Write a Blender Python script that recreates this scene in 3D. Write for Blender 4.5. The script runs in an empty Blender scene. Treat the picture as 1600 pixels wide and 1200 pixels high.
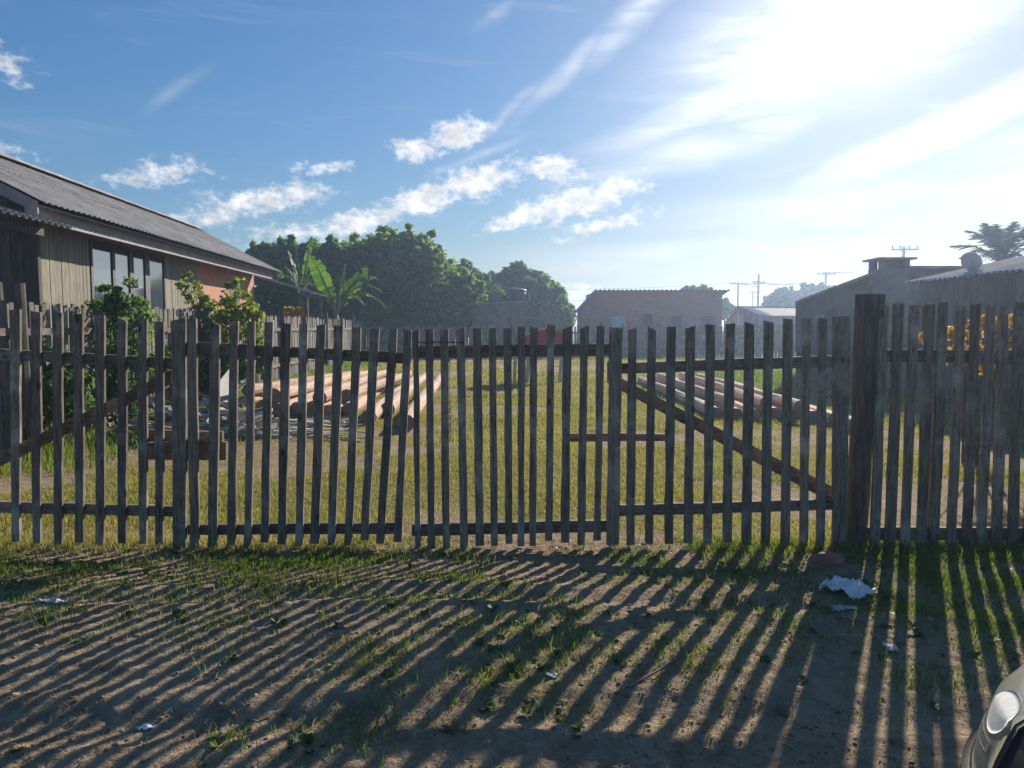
import bpy, math, random
import numpy as np
from mathutils import Vector, Matrix

R = random.Random(7)
NR = np.random.RandomState(11)
sc = bpy.context.scene
COL = sc.collection
rad = math.radians

# ------------------------------------------------------------------ camera
F = 1180.0                     # focal length in photo pixels (1600 wide)
PITCH = math.atan(88 / F)
CAM_Z = 1.5
cam_data = bpy.data.cameras.new('camera')
cam = bpy.data.objects.new('camera', cam_data)
COL.objects.link(cam)
cam.location = (0, 0, CAM_Z)
cam.rotation_euler = (math.pi / 2 - PITCH, 0, 0)
cam_data.sensor_width = 36
cam_data.lens = 36 * F / 1600
cam_data.clip_start = 0.05
cam_data.clip_end = 3000
sc.camera = cam

# ------------------------------------------------------------------ sun + sky
SUN_AZ = rad(28.0)             # to the right of +Y
SUN_EL = rad(22.6)
SUN = Vector((math.sin(SUN_AZ) * math.cos(SUN_EL), math.cos(SUN_AZ) * math.cos(SUN_EL), math.sin(SUN_EL)))
sd = bpy.data.lights.new('sun', 'SUN')
sd.energy = 5.0
sd.angle = rad(0.53)
sd.color = (1.0, 0.90, 0.76)
so = bpy.data.objects.new('sun', sd)
COL.objects.link(so)
so.rotation_euler = SUN.to_track_quat('Z', 'Y').to_euler()
so.location = SUN * 30
SKY_STRENGTH = 0.1
sc.view_settings.view_transform = 'Standard'
sc.view_settings.look = 'None'
sc.view_settings.gamma = 1.0
sc.view_settings.exposure = 0.5
sc.view_settings.use_curve_mapping = False
sc.cycles.use_denoising = True
sc.cycles.max_bounces = 7
sc.cycles.diffuse_bounces = 3
sc.cycles.glossy_bounces = 3
sc.cycles.transmission_bounces = 5
sc.cycles.volume_bounces = 1
sc.cycles.transparent_max_bounces = 8
sc.cycles.sample_clamp_indirect = 6.0


def ray(u, v):
    r, up = (u - 800) / F, (600 - v) / F
    c, s = math.cos(PITCH), math.sin(PITCH)
    return Vector((r, c + s * up, -s + c * up))


def P(u, v, Y):
    """world point seen at photo pixel (u, v) at depth Y"""
    d = ray(u, v)
    t = Y / d.y
    return Vector((d.x * t, Y, CAM_Z + d.z * t))


def G(u, v, z=0.0):
    """world point on the height z seen at photo pixel (u, v)"""
    d = ray(u, v)
    t = (z - CAM_Z) / d.z
    return Vector((d.x * t, d.y * t, z))


# ------------------------------------------------------------------ node helpers
class NT:
    def __init__(self, tree):
        self.t = tree
        self.n = tree.nodes
        self.l = tree.links

    def new(self, kind, **kw):
        nd = self.n.new(kind)
        for k, v in kw.items():
            setattr(nd, k, v)
        return nd

    def put(self, sock, val):
        if isinstance(val, bpy.types.NodeSocket):
            self.l.new(val, sock)
        elif val is not None:
            sock.default_value = val

    def math(self, op, a, b=None, c=None, clamp=False):
        nd = self.new('ShaderNodeMath', operation=op, use_clamp=clamp)
        self.put(nd.inputs[0], a)
        if b is not None: self.put(nd.inputs[1], b)
        if c is not None: self.put(nd.inputs[2], c)
        return nd.outputs[0]

    def vmath(self, op, a, b=None, out=0):
        nd = self.new('ShaderNodeVectorMath', operation=op)
        self.put(nd.inputs[0], a)
        if b is not None: self.put(nd.inputs[1], b)
        return nd.outputs[out]

    def mapr(self, v, a, b, c=0.0, d=1.0, smooth=True):
        nd = self.new('ShaderNodeMapRange', interpolation_type='SMOOTHSTEP' if smooth else 'LINEAR')
        self.put(nd.inputs['Value'], v)
        for k, x in zip(('From Min', 'From Max', 'To Min', 'To Max'), (a, b, c, d)):
            self.put(nd.inputs[k], x)
        return nd.outputs['Result']

    def noise(self, vec, scale, detail=4.0, rough=0.55, dist=0.0, out='Fac'):
        nd = self.new('ShaderNodeTexNoise')
        self.put(nd.inputs['Vector'], vec)
        nd.inputs['Scale'].default_value = scale
        nd.inputs['Detail'].default_value = detail
        nd.inputs['Roughness'].default_value = rough
        nd.inputs['Distortion'].default_value = dist
        return nd.outputs[out]

    def mix(self, fac, a, b):
        nd = self.new('ShaderNodeMix', data_type='RGBA')
        self.put(nd.inputs[0], fac)
        self.put(nd.inputs[6], a if isinstance(a, bpy.types.NodeSocket) else (*a, 1))
        self.put(nd.inputs[7], b if isinstance(b, bpy.types.NodeSocket) else (*b, 1))
        return nd.outputs[2]

    def mapping(self, vec, loc=(0, 0, 0), rot=(0, 0, 0), scale=(1, 1, 1), kind='POINT'):
        nd = self.new('ShaderNodeMapping', vector_type=kind)
        self.put(nd.inputs['Vector'], vec)
        nd.inputs['Location'].default_value = loc
        nd.inputs['Rotation'].default_value = rot
        nd.inputs['Scale'].default_value = scale
        return nd.outputs[0]


# ------------------------------------------------------------------ world
world = bpy.data.worlds.new('World')
sc.world = world
world.use_nodes = True
w = NT(world.node_tree)
w.n.clear()
sky = w.new('ShaderNodeTexSky', sky_type='NISHITA')
sky.sun_disc = False
sky.sun_elevation = SUN_EL
sky.sun_rotation = SUN_AZ
sky.altitude = 0
sky.air_density = 1.0
sky.dust_density = 0.35
sky.ozone_density = 3.5
# even roll-off of the very bright part of the sky, the same in every direction
hsv = w.new('ShaderNodeHueSaturation')
hsv.inputs['Saturation'].default_value = 1.22
w.put(hsv.inputs['Color'], sky.outputs[0])
bw = w.new('ShaderNodeRGBToBW')
w.put(bw.inputs[0], hsv.outputs[0])
den = w.math('ADD', 1.0, w.math('MULTIPLY', bw.outputs[0], 1 / 7.0))
dcc = w.new('ShaderNodeCombineXYZ')
for i in range(3): w.put(dcc.inputs[i], den)
SKYC = w.vmath('DIVIDE', hsv.outputs[0], dcc.outputs[0])
tc = w.new('ShaderNodeTexCoord')
dirv = tc.outputs['Generated']
sep = w.new('ShaderNodeSeparateXYZ')
w.put(sep.inputs[0], dirv)
az = w.math('ARCTAN2', sep.outputs[0], sep.outputs[1])
el = w.math('ARCSINE', sep.outputs[2])
cmb = w.new('ShaderNodeCombineXYZ')
w.put(cmb.inputs[0], az); w.put(cmb.inputs[1], el)
ae = cmb.outputs[0]
ae.node.label = 'azimuth elevation'


def azel(u, v):
    d = ray(u, v).normalized()
    return math.atan2(d.x, d.y), math.asin(d.z)


def blob_field(lst, warped):
    acc = None
    for (u, v, a, b, deg, wgt) in lst:
        A, E = azel(u, v)
        m = w.mapping(warped, (A, E, 0), (0, 0, rad(deg)), (a / F, b / F, 1), 'TEXTURE')
        ln = w.vmath('LENGTH', m, out=1)
        f = w.math('MULTIPLY', w.math('SUBTRACT', 1.0, ln), wgt)
        acc = f if acc is None else w.math('MAXIMUM', acc, f)
    return w.math('MAXIMUM', acc, -2.0)


# cumulus: centre px, half axes px, tilt, weight
CUM = [(715, 208, 66, 30, 10, 1), (650, 236, 54, 20, 4, 1), (748, 282, 92, 36, 9, 1), (660, 312, 100, 30, 16, 1),
       (560, 345, 130, 28, 12, .85), (450, 366, 100, 22, 8, .6), (860, 260, 72, 25, -6, 1), (905, 312, 135, 34, 14, 1),
       (965, 292, 66, 24, 0, 1), (820, 336, 100, 22, 14, .9), (945, 350, 120, 18, 13, .7), (400, 314, 135, 34, 12, .75),
       (470, 298, 80, 22, 8, .7), (262, 268, 90, 25, 10, .72), (225, 280, 80, 18, 6, .6), (12, 104, 46, 30, -30, .6),
       (505, 262, 64, 14, 8, .6), (895, 458, 60, 22, 6, .8), (330, 338, 90, 20, 8, .7), (-150, 250, 160, 40, 8, 1),
       (1900, 330, 200, 40, 8, 1), (2200, 420, 260, 40, 3, 1), (-500, 330, 240, 40, 6, 1)]
wn = w.noise(ae, 22, 5, 0.6, out='Color')
wv = w.vmath('SUBTRACT', wn, (0.5, 0.5, 0.5))
wv = w.vmath('MULTIPLY', wv, (0.055, 0.034, 0))
ae_w = w.vmath('ADD', ae, wv)
cum = blob_field(CUM, ae_w)
fb = w.noise(w.mapping(ae, scale=(1, 1.6, 1)), 60, 6, 0.62)
cumd = w.mapr(w.math('ADD', cum, w.math('MULTIPLY', w.math('SUBTRACT', fb, 0.52), 1.5)), 0.08, 0.78)
# cirrus: soft streaks
CIR = [(790, 178, 130, 15, 38, .5), (880, 112, 140, 22, 42, .6), (985, 30, 150, 34, 38, .6), (290, 140, 90, 16, 38, .42),
       (745, 245, 130, 12, 22, .5), (770, 30, 70, 14, 30, .4), (1120, 150, 330, 55, 22, .75), (1080, 235, 300, 45, 12, .7),
       (1450, 215, 260, 36, 20, .8), (1560, 175, 240, 30, 20, .8), (1240, 330, 420, 50, 5, .5), (1000, 400, 420, 50, 4, .55),
       (1450, 400, 420, 60, 0, .55), (500, 405, 300, 34, 3, .5), (1330, 20, 480, 150, 20, .8), (1900, 200, 500, 120, 15, .7)]
wn2 = w.vmath('MULTIPLY', w.vmath('SUBTRACT', w.noise(ae, 6, 4, 0.6, out='Color'), (0.5, 0.5, 0.5)), (0.06, 0.035, 0))
cir = blob_field(CIR, w.vmath('ADD', ae, wn2))
cirn = w.noise(w.mapping(ae, rot=(0, 0, rad(-22)), scale=(1.0, 7.0, 1)), 5.0, 7, 0.62, 0.6)
cird = w.math('MULTIPLY', w.mapr(cir, 0.0, 0.75), w.mapr(cirn, 0.28, 0.72, 0.25, 0.9))
thin = w.math('MULTIPLY', w.mapr(cirn, 0.52, 0.85), 0.22)
cird = w.math('MAXIMUM', cird, thin)
above = w.mapr(el, -0.02, 0.03)
cird = w.math('MULTIPLY', cird, above)
cumd = w.math('MULTIPLY', cumd, above)
# cloud colour: bright sunlit body, a little greyer where thick, brighter towards the sun as clouds are
sundot = w.vmath('DOT_PRODUCT', dirv, tuple(SUN), out=1)
fwd = w.math('POWER', w.math('MAXIMUM', sundot, 0.0), 22.0)
cirb = w.math('ADD', 5.6, w.math('MULTIPLY', fwd, 9.0))
circ = w.new('ShaderNodeCombineColor')
for i, k in enumerate((1.0, 1.0, 1.02)):
    w.put(circ.inputs[i], w.math('MULTIPLY', cirb, k))
body = w.noise(w.mapping(ae, loc=(0.0, 0.012, 0), scale=(1, 1.5, 1)), 34, 4, 0.6)
cub = w.mapr(w.math('ADD', body, w.math('MULTIPLY', cum, -0.12)), 0.28, 0.60, 5.6, 8.4)
cuc = w.new('ShaderNodeCombineColor')
for i, k in enumerate((1.0, 0.99, 0.99)):
    w.put(cuc.inputs[i], w.math('MULTIPLY', cub, k))
c1 = w.mix(w.math('MULTIPLY', cird, 0.85), SKYC, circ.outputs[0])
c2 = w.mix(w.math('MULTIPLY', cumd, 0.92), c1, cuc.outputs[0])
bg = w.new('ShaderNodeBackground')
w.put(bg.inputs['Color'], c2)
bg.inputs['Strength'].default_value = SKY_STRENGTH
wo = w.new('ShaderNodeOutputWorld')
w.l.new(bg.outputs[0], wo.inputs['Surface'])


# ------------------------------------------------------------------ materials
def principled(name):
    m = bpy.data.materials.new(name)
    m.use_nodes = True
    k = NT(m.node_tree)
    b = k.n['Principled BSDF']
    return m, k, b


def mat_basic(name, c1, c2, scale=6.0, rough=0.85, bump=0.2, bscale=40.0, stretch=(1, 1, 1), rnd=0.25, metallic=0.0, detail=5, c3=None, c3s=1.3, c3lo=.56):
    """two-tone noise material with per-object variation, stains and bump"""
    m, k, b = principled(name)
    t = k.new('ShaderNodeTexCoord').outputs['Object']
    oi = k.new('ShaderNodeObjectInfo')
    off = k.math('MULTIPLY', oi.outputs['Random'], 37.0)
    cb = k.new('ShaderNodeCombineXYZ')
    for i in range(3): k.put(cb.inputs[i], off)
    v = k.vmath('ADD', t, cb.outputs[0])
    vs = k.mapping(v, scale=stretch)
    n = k.noise(vs, scale, detail, 0.62)
    col = k.mix(k.mapr(n, 0.33, 0.68), c1, c2)
    if c3 is not None:
        col = k.mix(k.mapr(k.noise(v, c3s, 5, 0.65), c3lo, c3lo + .16), col, c3)
    if rnd:
        hs = k.new('ShaderNodeHueSaturation')
        k.put(hs.inputs['Value'], k.mapr(oi.outputs['Random'], 0, 1, 1 - rnd, 1 + rnd, False))
        k.put(hs.inputs['Color'], col)
        col = hs.outputs[0]
    k.put(b.inputs['Base Color'], col)
    b.inputs['Roughness'].default_value = rough
    b.inputs['Metallic'].default_value = metallic
    if bump:
        bn = k.noise(k.mapping(v, scale=stretch), bscale, 6, 0.65)
        bp = k.new('ShaderNodeBump')
        bp.inputs['Strength'].default_value = bump
        bp.inputs['Distance'].default_value = 0.02
        k.put(bp.inputs['Height'], bn)
        k.put(b.inputs['Normal'], bp.outputs[0])
    return m


def mat_weathered(name, c1, c2, chip, stretch, rnd=.25):
    """grey-brown boards: grain, drying cracks, knots, bleached chips, algae stains"""
    m, k, b = principled(name)
    t = k.new('ShaderNodeTexCoord').outputs['Object']
    oi = k.new('ShaderNodeObjectInfo')
    off = k.math('MULTIPLY', oi.outputs['Random'], 53.0)
    cb = k.new('ShaderNodeCombineXYZ')
    for i in range(3): k.put(cb.inputs[i], off)
    v = k.vmath('ADD', t, cb.outputs[0])
    vs = k.mapping(v, scale=stretch)
    grain = k.noise(vs, 5, 6, .65, .4)
    col = k.mix(k.mapr(grain, .3, .7), c1, c2)
    blotch = k.noise(v, 3.2, 5, .65)
    col = k.mix(k.math('MULTIPLY', k.mapr(blotch, .5, .66), .75), col, chip)
    alg = k.noise(k.mapping(v, loc=(7, 3, 1)), 2.1, 4, .6)
    col = k.mix(k.math('MULTIPLY', k.mapr(alg, .54, .72), .6), col, (.085, .085, .045))
    crack = k.mapr(k.noise(k.mapping(vs, scale=(1.6, 1.6, .8)), 7, 2, .5, .3), .62, .68)
    vo = k.new('ShaderNodeTexVoronoi')
    k.put(vo.inputs['Vector'], k.mapping(v, scale=tuple(7 if q > 5 else 3.2 for q in stretch)))
    vo.inputs['Scale'].default_value = 1.0
    knot = k.mapr(vo.outputs['Distance'], .05, .13, 1, 0)
    dark = k.math('MAXIMUM', k.math('MULTIPLY', crack, .8), k.math('MULTIPLY', knot, .85))
    col = k.mix(dark, col, (.03, .024, .018))
    hs = k.new('ShaderNodeHueSaturation')
    k.put(hs.inputs['Value'], k.mapr(oi.outputs['Random'], 0, 1, 1 - rnd, 1 + rnd, False))
    k.put(hs.inputs['Color'], col)
    k.put(b.inputs['Base Color'], hs.outputs[0])
    b.inputs['Roughness'].default_value = .88
    bp = k.new('ShaderNodeBump')
    bp.inputs['Strength'].default_value = .6
    bp.inputs['Distance'].default_value = .006
    k.put(bp.inputs['Height'], k.math('SUBTRACT', grain, dark))
    k.put(b.inputs['Normal'], bp.outputs[0])
    return m


def mat_leaf(name, c1, c2, scale=1.2, trans=0.45, c3=None, rough=0.55):
    m, k, b = principled(name)
    geo = k.new('ShaderNodeNewGeometry')
    n = k.noise(geo.outputs['Position'], scale, 3, 0.6)
    rndi = geo.outputs['Random Per Island']
    f = k.math('ADD', k.math('MULTIPLY', n, 0.7), k.math('MULTIPLY', rndi, 0.5))
    col = k.mix(k.mapr(f, 0.3, 0.85), c1, c2)
    if c3 is not None:
        col = k.mix(k.mapr(rndi, 0.80, 0.95), col, c3)
    k.put(b.inputs['Base Color'], col)
    b.inputs['Roughness'].default_value = rough
    b.inputs['Specular IOR Level'].default_value = 0.3
    tr = k.new('ShaderNodeBsdfTranslucent')
    hs = k.new('ShaderNodeHueSaturation')
    hs.inputs['Saturation'].default_value = 1.15
    hs.inputs['Value'].default_value = 1.5
    k.put(hs.inputs['Color'], col)
    k.put(tr.inputs['Color'], hs.outputs[0])
    mx = k.new('ShaderNodeMixShader')
    mx.inputs[0].default_value = trans
    out = k.n['Material Output']
    k.l.new(b.outputs[0], mx.inputs[1]); k.l.new(tr.outputs[0], mx.inputs[2])
    k.l.new(mx.outputs[0], out.inputs['Surface'])
    return m


def mat_brick(name, c1, c2, mortar, scale=5.0, bw=0.5, rh=0.22):
    m, k, b = principled(name)
    t = k.new('ShaderNodeTexCoord').outputs['UV']
    br = k.new('ShaderNodeTexBrick')
    k.put(br.inputs['Vector'], t)
    br.inputs['Color1'].default_value = (*c1, 1); br.inputs['Color2'].default_value = (*c2, 1)
    br.inputs['Mortar'].default_value = (*mortar, 1)
    br.inputs['Scale'].default_value = 1.0
    br.inputs['Mortar Size'].default_value = 0.018
    br.inputs['Brick Width'].default_value = 0.24
    br.inputs['Row Height'].default_value = 0.15
    br.inputs['Bias'].default_value = 0.1
    n = k.noise(t, 1.1, 6, 0.65)
    col = k.mix(k.math('MULTIPLY', k.mapr(n, 0.45, 0.75), 0.55), br.outputs['Color'], mortar)
    k.put(b.inputs['Base Color'], col)
    b.inputs['Roughness'].default_value = 0.9
    bp = k.new('ShaderNodeBump')
    bp.inputs['Strength'].default_value = 0.6
    bp.inputs['Distance'].default_value = 0.02
    k.put(bp.inputs['Height'], k.math('SUBTRACT', k.noise(t, 40, 4), br.outputs['Fac']))
    k.put(b.inputs['Normal'], bp.outputs[0])
    return m


M = {}
M['fence_wood'] = mat_weathered('weathered_fence_wood', (.10, .08, .06), (.28, .232, .175), (.40, .355, .29), (14, 14, 1.0), .3)
M['rail_wood'] = mat_weathered('weathered_rail_wood', (.085, .068, .052), (.235, .195, .15), (.34, .30, .25), (1.2, 14, 14), .2)
M['side_wood'] = mat_basic('grey_side_fence_wood', (.12, .105, .09), (.31, .285, .25), 5, .9, .4, 26, (12, 12, 1.0), .35)
M['post_wood'] = mat_basic('rough_post_wood', (.07, .058, .048), (.19, .16, .13), 4, .92, .8, 22, (10, 10, 1), .2)
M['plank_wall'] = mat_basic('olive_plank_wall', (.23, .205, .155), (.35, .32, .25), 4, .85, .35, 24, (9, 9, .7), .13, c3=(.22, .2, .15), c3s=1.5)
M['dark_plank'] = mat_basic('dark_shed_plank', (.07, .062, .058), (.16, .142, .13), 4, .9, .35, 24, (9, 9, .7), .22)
M['fascia'] = mat_basic('painted_fascia', (.22, .21, .22), (.32, .30, .30), 3, .7, .2, 20, (1, 1, 1), .08)
M['roof'] = mat_basic('fibre_cement_roof', (.27, .25, .23), (.45, .42, .395), 2.5, .9, .25, 30, (1, 1, 1), .1, c3=(.13, .12, .105), c3s=2.3, c3lo=.58)
M['log'] = mat_basic('peeled_log', (.52, .30, .19), (.72, .50, .35), 3, .8, .6, 18, (9, .6, 9), .14, c3=(.24, .14, .085), c3s=5.5, c3lo=.57)
M['log_grey'] = mat_basic('greyed_peeled_log', (.56, .38, .24), (.76, .57, .40), 3, .8, .6, 18, (9, .6, 9), .14, c3=(.24, .17, .12), c3s=5.5, c3lo=.58)
M['log_end'] = mat_basic('log_cut_end', (.22, .13, .09), (.36, .23, .16), 9, .9, .3, 30, (1, 1, 1), .2)
M['scrap'] = mat_basic('scrap_board', (.26, .22, .185), (.62, .57, .50), 4, .9, .4, 22, (1, 9, 9), .4)
M['sheet'] = mat_basic('broken_cement_sheet', (.48, .47, .45), (.62, .61, .58), 3, .85, .2, 20)
M['window_frame'] = mat_basic('dark_window_frame', (.05, .045, .045), (.08, .075, .07), 5, .6, .1)
M['trunk'] = mat_basic('tree_bark', (.06, .05, .04), (.16, .13, .10), 4, .95, .7, 12, (4, 4, 1))
M['leaf_dark'] = mat_leaf('dark_tree_leaf', (.05, .11, .028), (.16, .25, .06), .55, .55)
M['leaf_mid'] = mat_leaf('mid_tree_leaf', (.07, .14, .025), (.23, .32, .06), .55, .58)
M['leaf_shrub'] = mat_leaf('shrub_leaf', (.06, .11, .03), (.17, .25, .08), 3, .45)
M['leaf_yellow'] = mat_leaf('yellow_green_leaf', (.11, .17, .03), (.26, .29, .06), 3, .5)
M['leaf_gold'] = mat_leaf('golden_leaf', (.35, .24, .04), (.55, .36, .05), 3, .5)
M['banana'] = mat_leaf('banana_leaf', (.06, .13, .02), (.13, .23, .035), 1.0, .55)
M['banana_stem'] = mat_basic('banana_stem', (.10, .13, .05), (.26, .25, .12), 3, .7, .3, 12, (3, 3, 1))
M['palm'] = mat_leaf('palm_leaf', (.03, .055, .03), (.06, .09, .045), 1.0, .35)
M['grass_dry'] = mat_leaf('lot_grass_blade', (.17, .19, .04), (.38, .34, .09), .7, .45, c3=(.50, .40, .22))
M['grass_green'] = mat_leaf('green_grass_blade', (.07, .13, .02), (.18, .24, .05), 1.2, .5, c3=(.30, .26, .10))
M['straw'] = mat_leaf('dry_straw', (.30, .23, .13), (.46, .37, .23), 3, .25)
M['weed'] = mat_leaf('weed_leaf', (.05, .10, .025), (.11, .18, .05), 4, .4)
M['brick'] = mat_brick('orange_brick', (.60, .22, .11), (.68, .30, .17), (.50, .32, .23))
M['brick_far'] = mat_brick('dull_far_brick', (.50, .19, .12), (.55, .25, .17), (.38, .25, .20))
M['plaster'] = mat_basic('stained_plaster', (.17, .145, .125), (.27, .23, .20), 2, .9, .2, 20, c3=(.12, .10, .085), c3s=1.2)
M['teal'] = mat_basic('teal_shutter', (.22, .48, .48), (.30, .56, .55), 4, .6, .1)
M['tank'] = mat_basic('blue_water_tank', (.03, .06, .10), (.05, .09, .14), 2, .5, .05)
M['tank_lid'] = mat_basic('tank_lid', (.10, .15, .20), (.14, .19, .25), 2, .5, .05)
M['red'] = mat_basic('red_tarp', (.50, .025, .03), (.62, .05, .05), 3, .5, .3, 8)
M['pale_wood'] = mat_basic('pale_new_wood', (.46, .38, .28), (.62, .54, .42), 4, .8, .3, 20, (8, 8, 1))
M['concrete'] = mat_basic('pole_concrete', (.26, .25, .24), (.36, .35, .33), 3, .9, .2)
M['insulator'] = mat_basic('insulator', (.3, .28, .26), (.4, .38, .36), 3, .4, 0)
M['wire'] = mat_basic('wire', (.05, .05, .05), (.08, .08, .08), 3, .6, 0)
M['metal'] = mat_basic('rusty_chain', (.06, .045, .035), (.16, .10, .07), 30, .6, .3, 80, metallic=.6)
M['dish'] = mat_basic('dish_grey', (.42, .43, .44), (.52, .53, .54), 3, .6, .1)
M['plastic'] = mat_basic('crumpled_white_plastic', (.60, .59, .57), (.82, .82, .80), 9, .45, .5, 40, c3=(.40, .34, .28), c3s=14, c3lo=.58)
M['paper'] = mat_basic('dirty_paper', (.62, .60, .57), (.78, .77, .74), 8, .8, .3, 30)
M['clay'] = mat_basic('broken_red_brick', (.26, .12, .08), (.36, .18, .12), 9, .95, .5, 30)
M['stone'] = mat_basic('clod', (.19, .135, .088), (.36, .265, .18), 9, .95, .5, 30, rnd=.3)
M['twig'] = mat_basic('dry_twig', (.11, .085, .065), (.24, .19, .15), 9, .9, .3, 30)


def mat_glass():
    m, k, b = principled('window_glass')
    b.inputs['Base Color'].default_value = (.035, .045, .055, 1)
    b.inputs['Roughness'].default_value = 0.06
    b.inputs['Specular IOR Level'].default_value = 1.0
    b.inputs['IOR'].default_value = 2.2
    t = k.new('ShaderNodeTexCoord').outputs['Object']
    bp = k.new('ShaderNodeBump')
    bp.inputs['Strength'].default_value = .04
    k.put(bp.inputs['Height'], k.noise(t, 1.5, 2))
    k.put(b.inputs['Normal'], bp.outputs[0])
    return m


M['glass'] = mat_glass()


def mat_ground():
    m, k, b = principled('dirt_and_turf')
    pos = k.new('ShaderNodeNewGeometry').outputs['Position']
    at = k.new('ShaderNodeAttribute', attribute_name='turf').outputs['Fac']
    n1 = k.noise(pos, 1.1, 6, 0.6)
    n2 = k.noise(pos, 9, 6, 0.7)
    n3 = k.noise(pos, 55, 4, 0.7)
    dirt = k.mix(k.mapr(n2, .3, .72), (.24, .17, .105), (.45, .335, .22))
    dirt = k.mix(k.math('MULTIPLY', k.mapr(n1, .45, .7), .5), dirt, (.48, .355, .235))
    dirt = k.mix(k.math('MULTIPLY', k.mapr(n3, .55, .8), .5), dirt, (.12, .08, .052))
    turf = k.mix(k.mapr(n2, .3, .75), (.14, .135, .04), (.31, .26, .10))
    turf = k.mix(k.math('MULTIPLY', k.mapr(n3, .5, .75), .6), turf, (.27, .19, .13))
    f = k.math('ADD', at, k.math('MULTIPLY', k.math('SUBTRACT', n2, .5), .8))
    col = k.mix(k.mapr(f, .3, .7), dirt, turf)
    k.put(b.inputs['Base Color'], col)
    b.inputs['Roughness'].default_value = .97
    b.inputs['Specular IOR Level'].default_value = .15
    bp = k.new('ShaderNodeBump')
    bp.inputs['Strength'].default_value = .9
    bp.inputs['Distance'].default_value = .03
    h = k.math('ADD', k.math('MULTIPLY', n3, .5), k.noise(pos, 24, 5, .7))
    k.put(bp.inputs['Height'], h)
    k.put(b.inputs['Normal'], bp.outputs[0])
    return m


M['ground'] = mat_ground()


# ------------------------------------------------------------------ object helpers
def tag(o, label=None, cat=None, group=None, kind=None):
    if label: o['label'] = label
    if cat: o['category'] = cat
    if group: o['group'] = group
    if kind: o['kind'] = kind
    return o


WLOC = {}


def empty(name, loc, label=None, cat=None, group=None):
    o = bpy.data.objects.new(name, None)
    o.empty_display_size = .1
    COL.objects.link(o)
    o.location = loc
    WLOC[o] = Vector(loc)
    return tag(o, label, cat, group)


def base(o):
    """world location of an object's origin (no rotations on parents)"""
    return WLOC.get(o, Vector((0, 0, 0)))


def link(name, me, parent=None, loc=None):
    o = bpy.data.objects.new(name, me)
    COL.objects.link(o)
    WLOC[o] = Vector(loc) if loc is not None else (base(parent) if parent else Vector((0, 0, 0)))
    if parent:
        o.parent = parent
        o.location = WLOC[o] - base(parent)
    elif loc is not None:
        o.location = loc
    return o


def mesh(name, verts, faces, mat, smooth=False):
    me = bpy.data.meshes.new(name)
    me.from_pydata([tuple(v) for v in verts], [], [tuple(f) for f in faces])
    for mm in (mat if isinstance(mat, (list, tuple)) else [mat]):
        me.materials.append(M[mm])
    if smooth:
        me.polygons.foreach_set('use_smooth', [True] * len(me.polygons))
    me.update()
    return me


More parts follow.
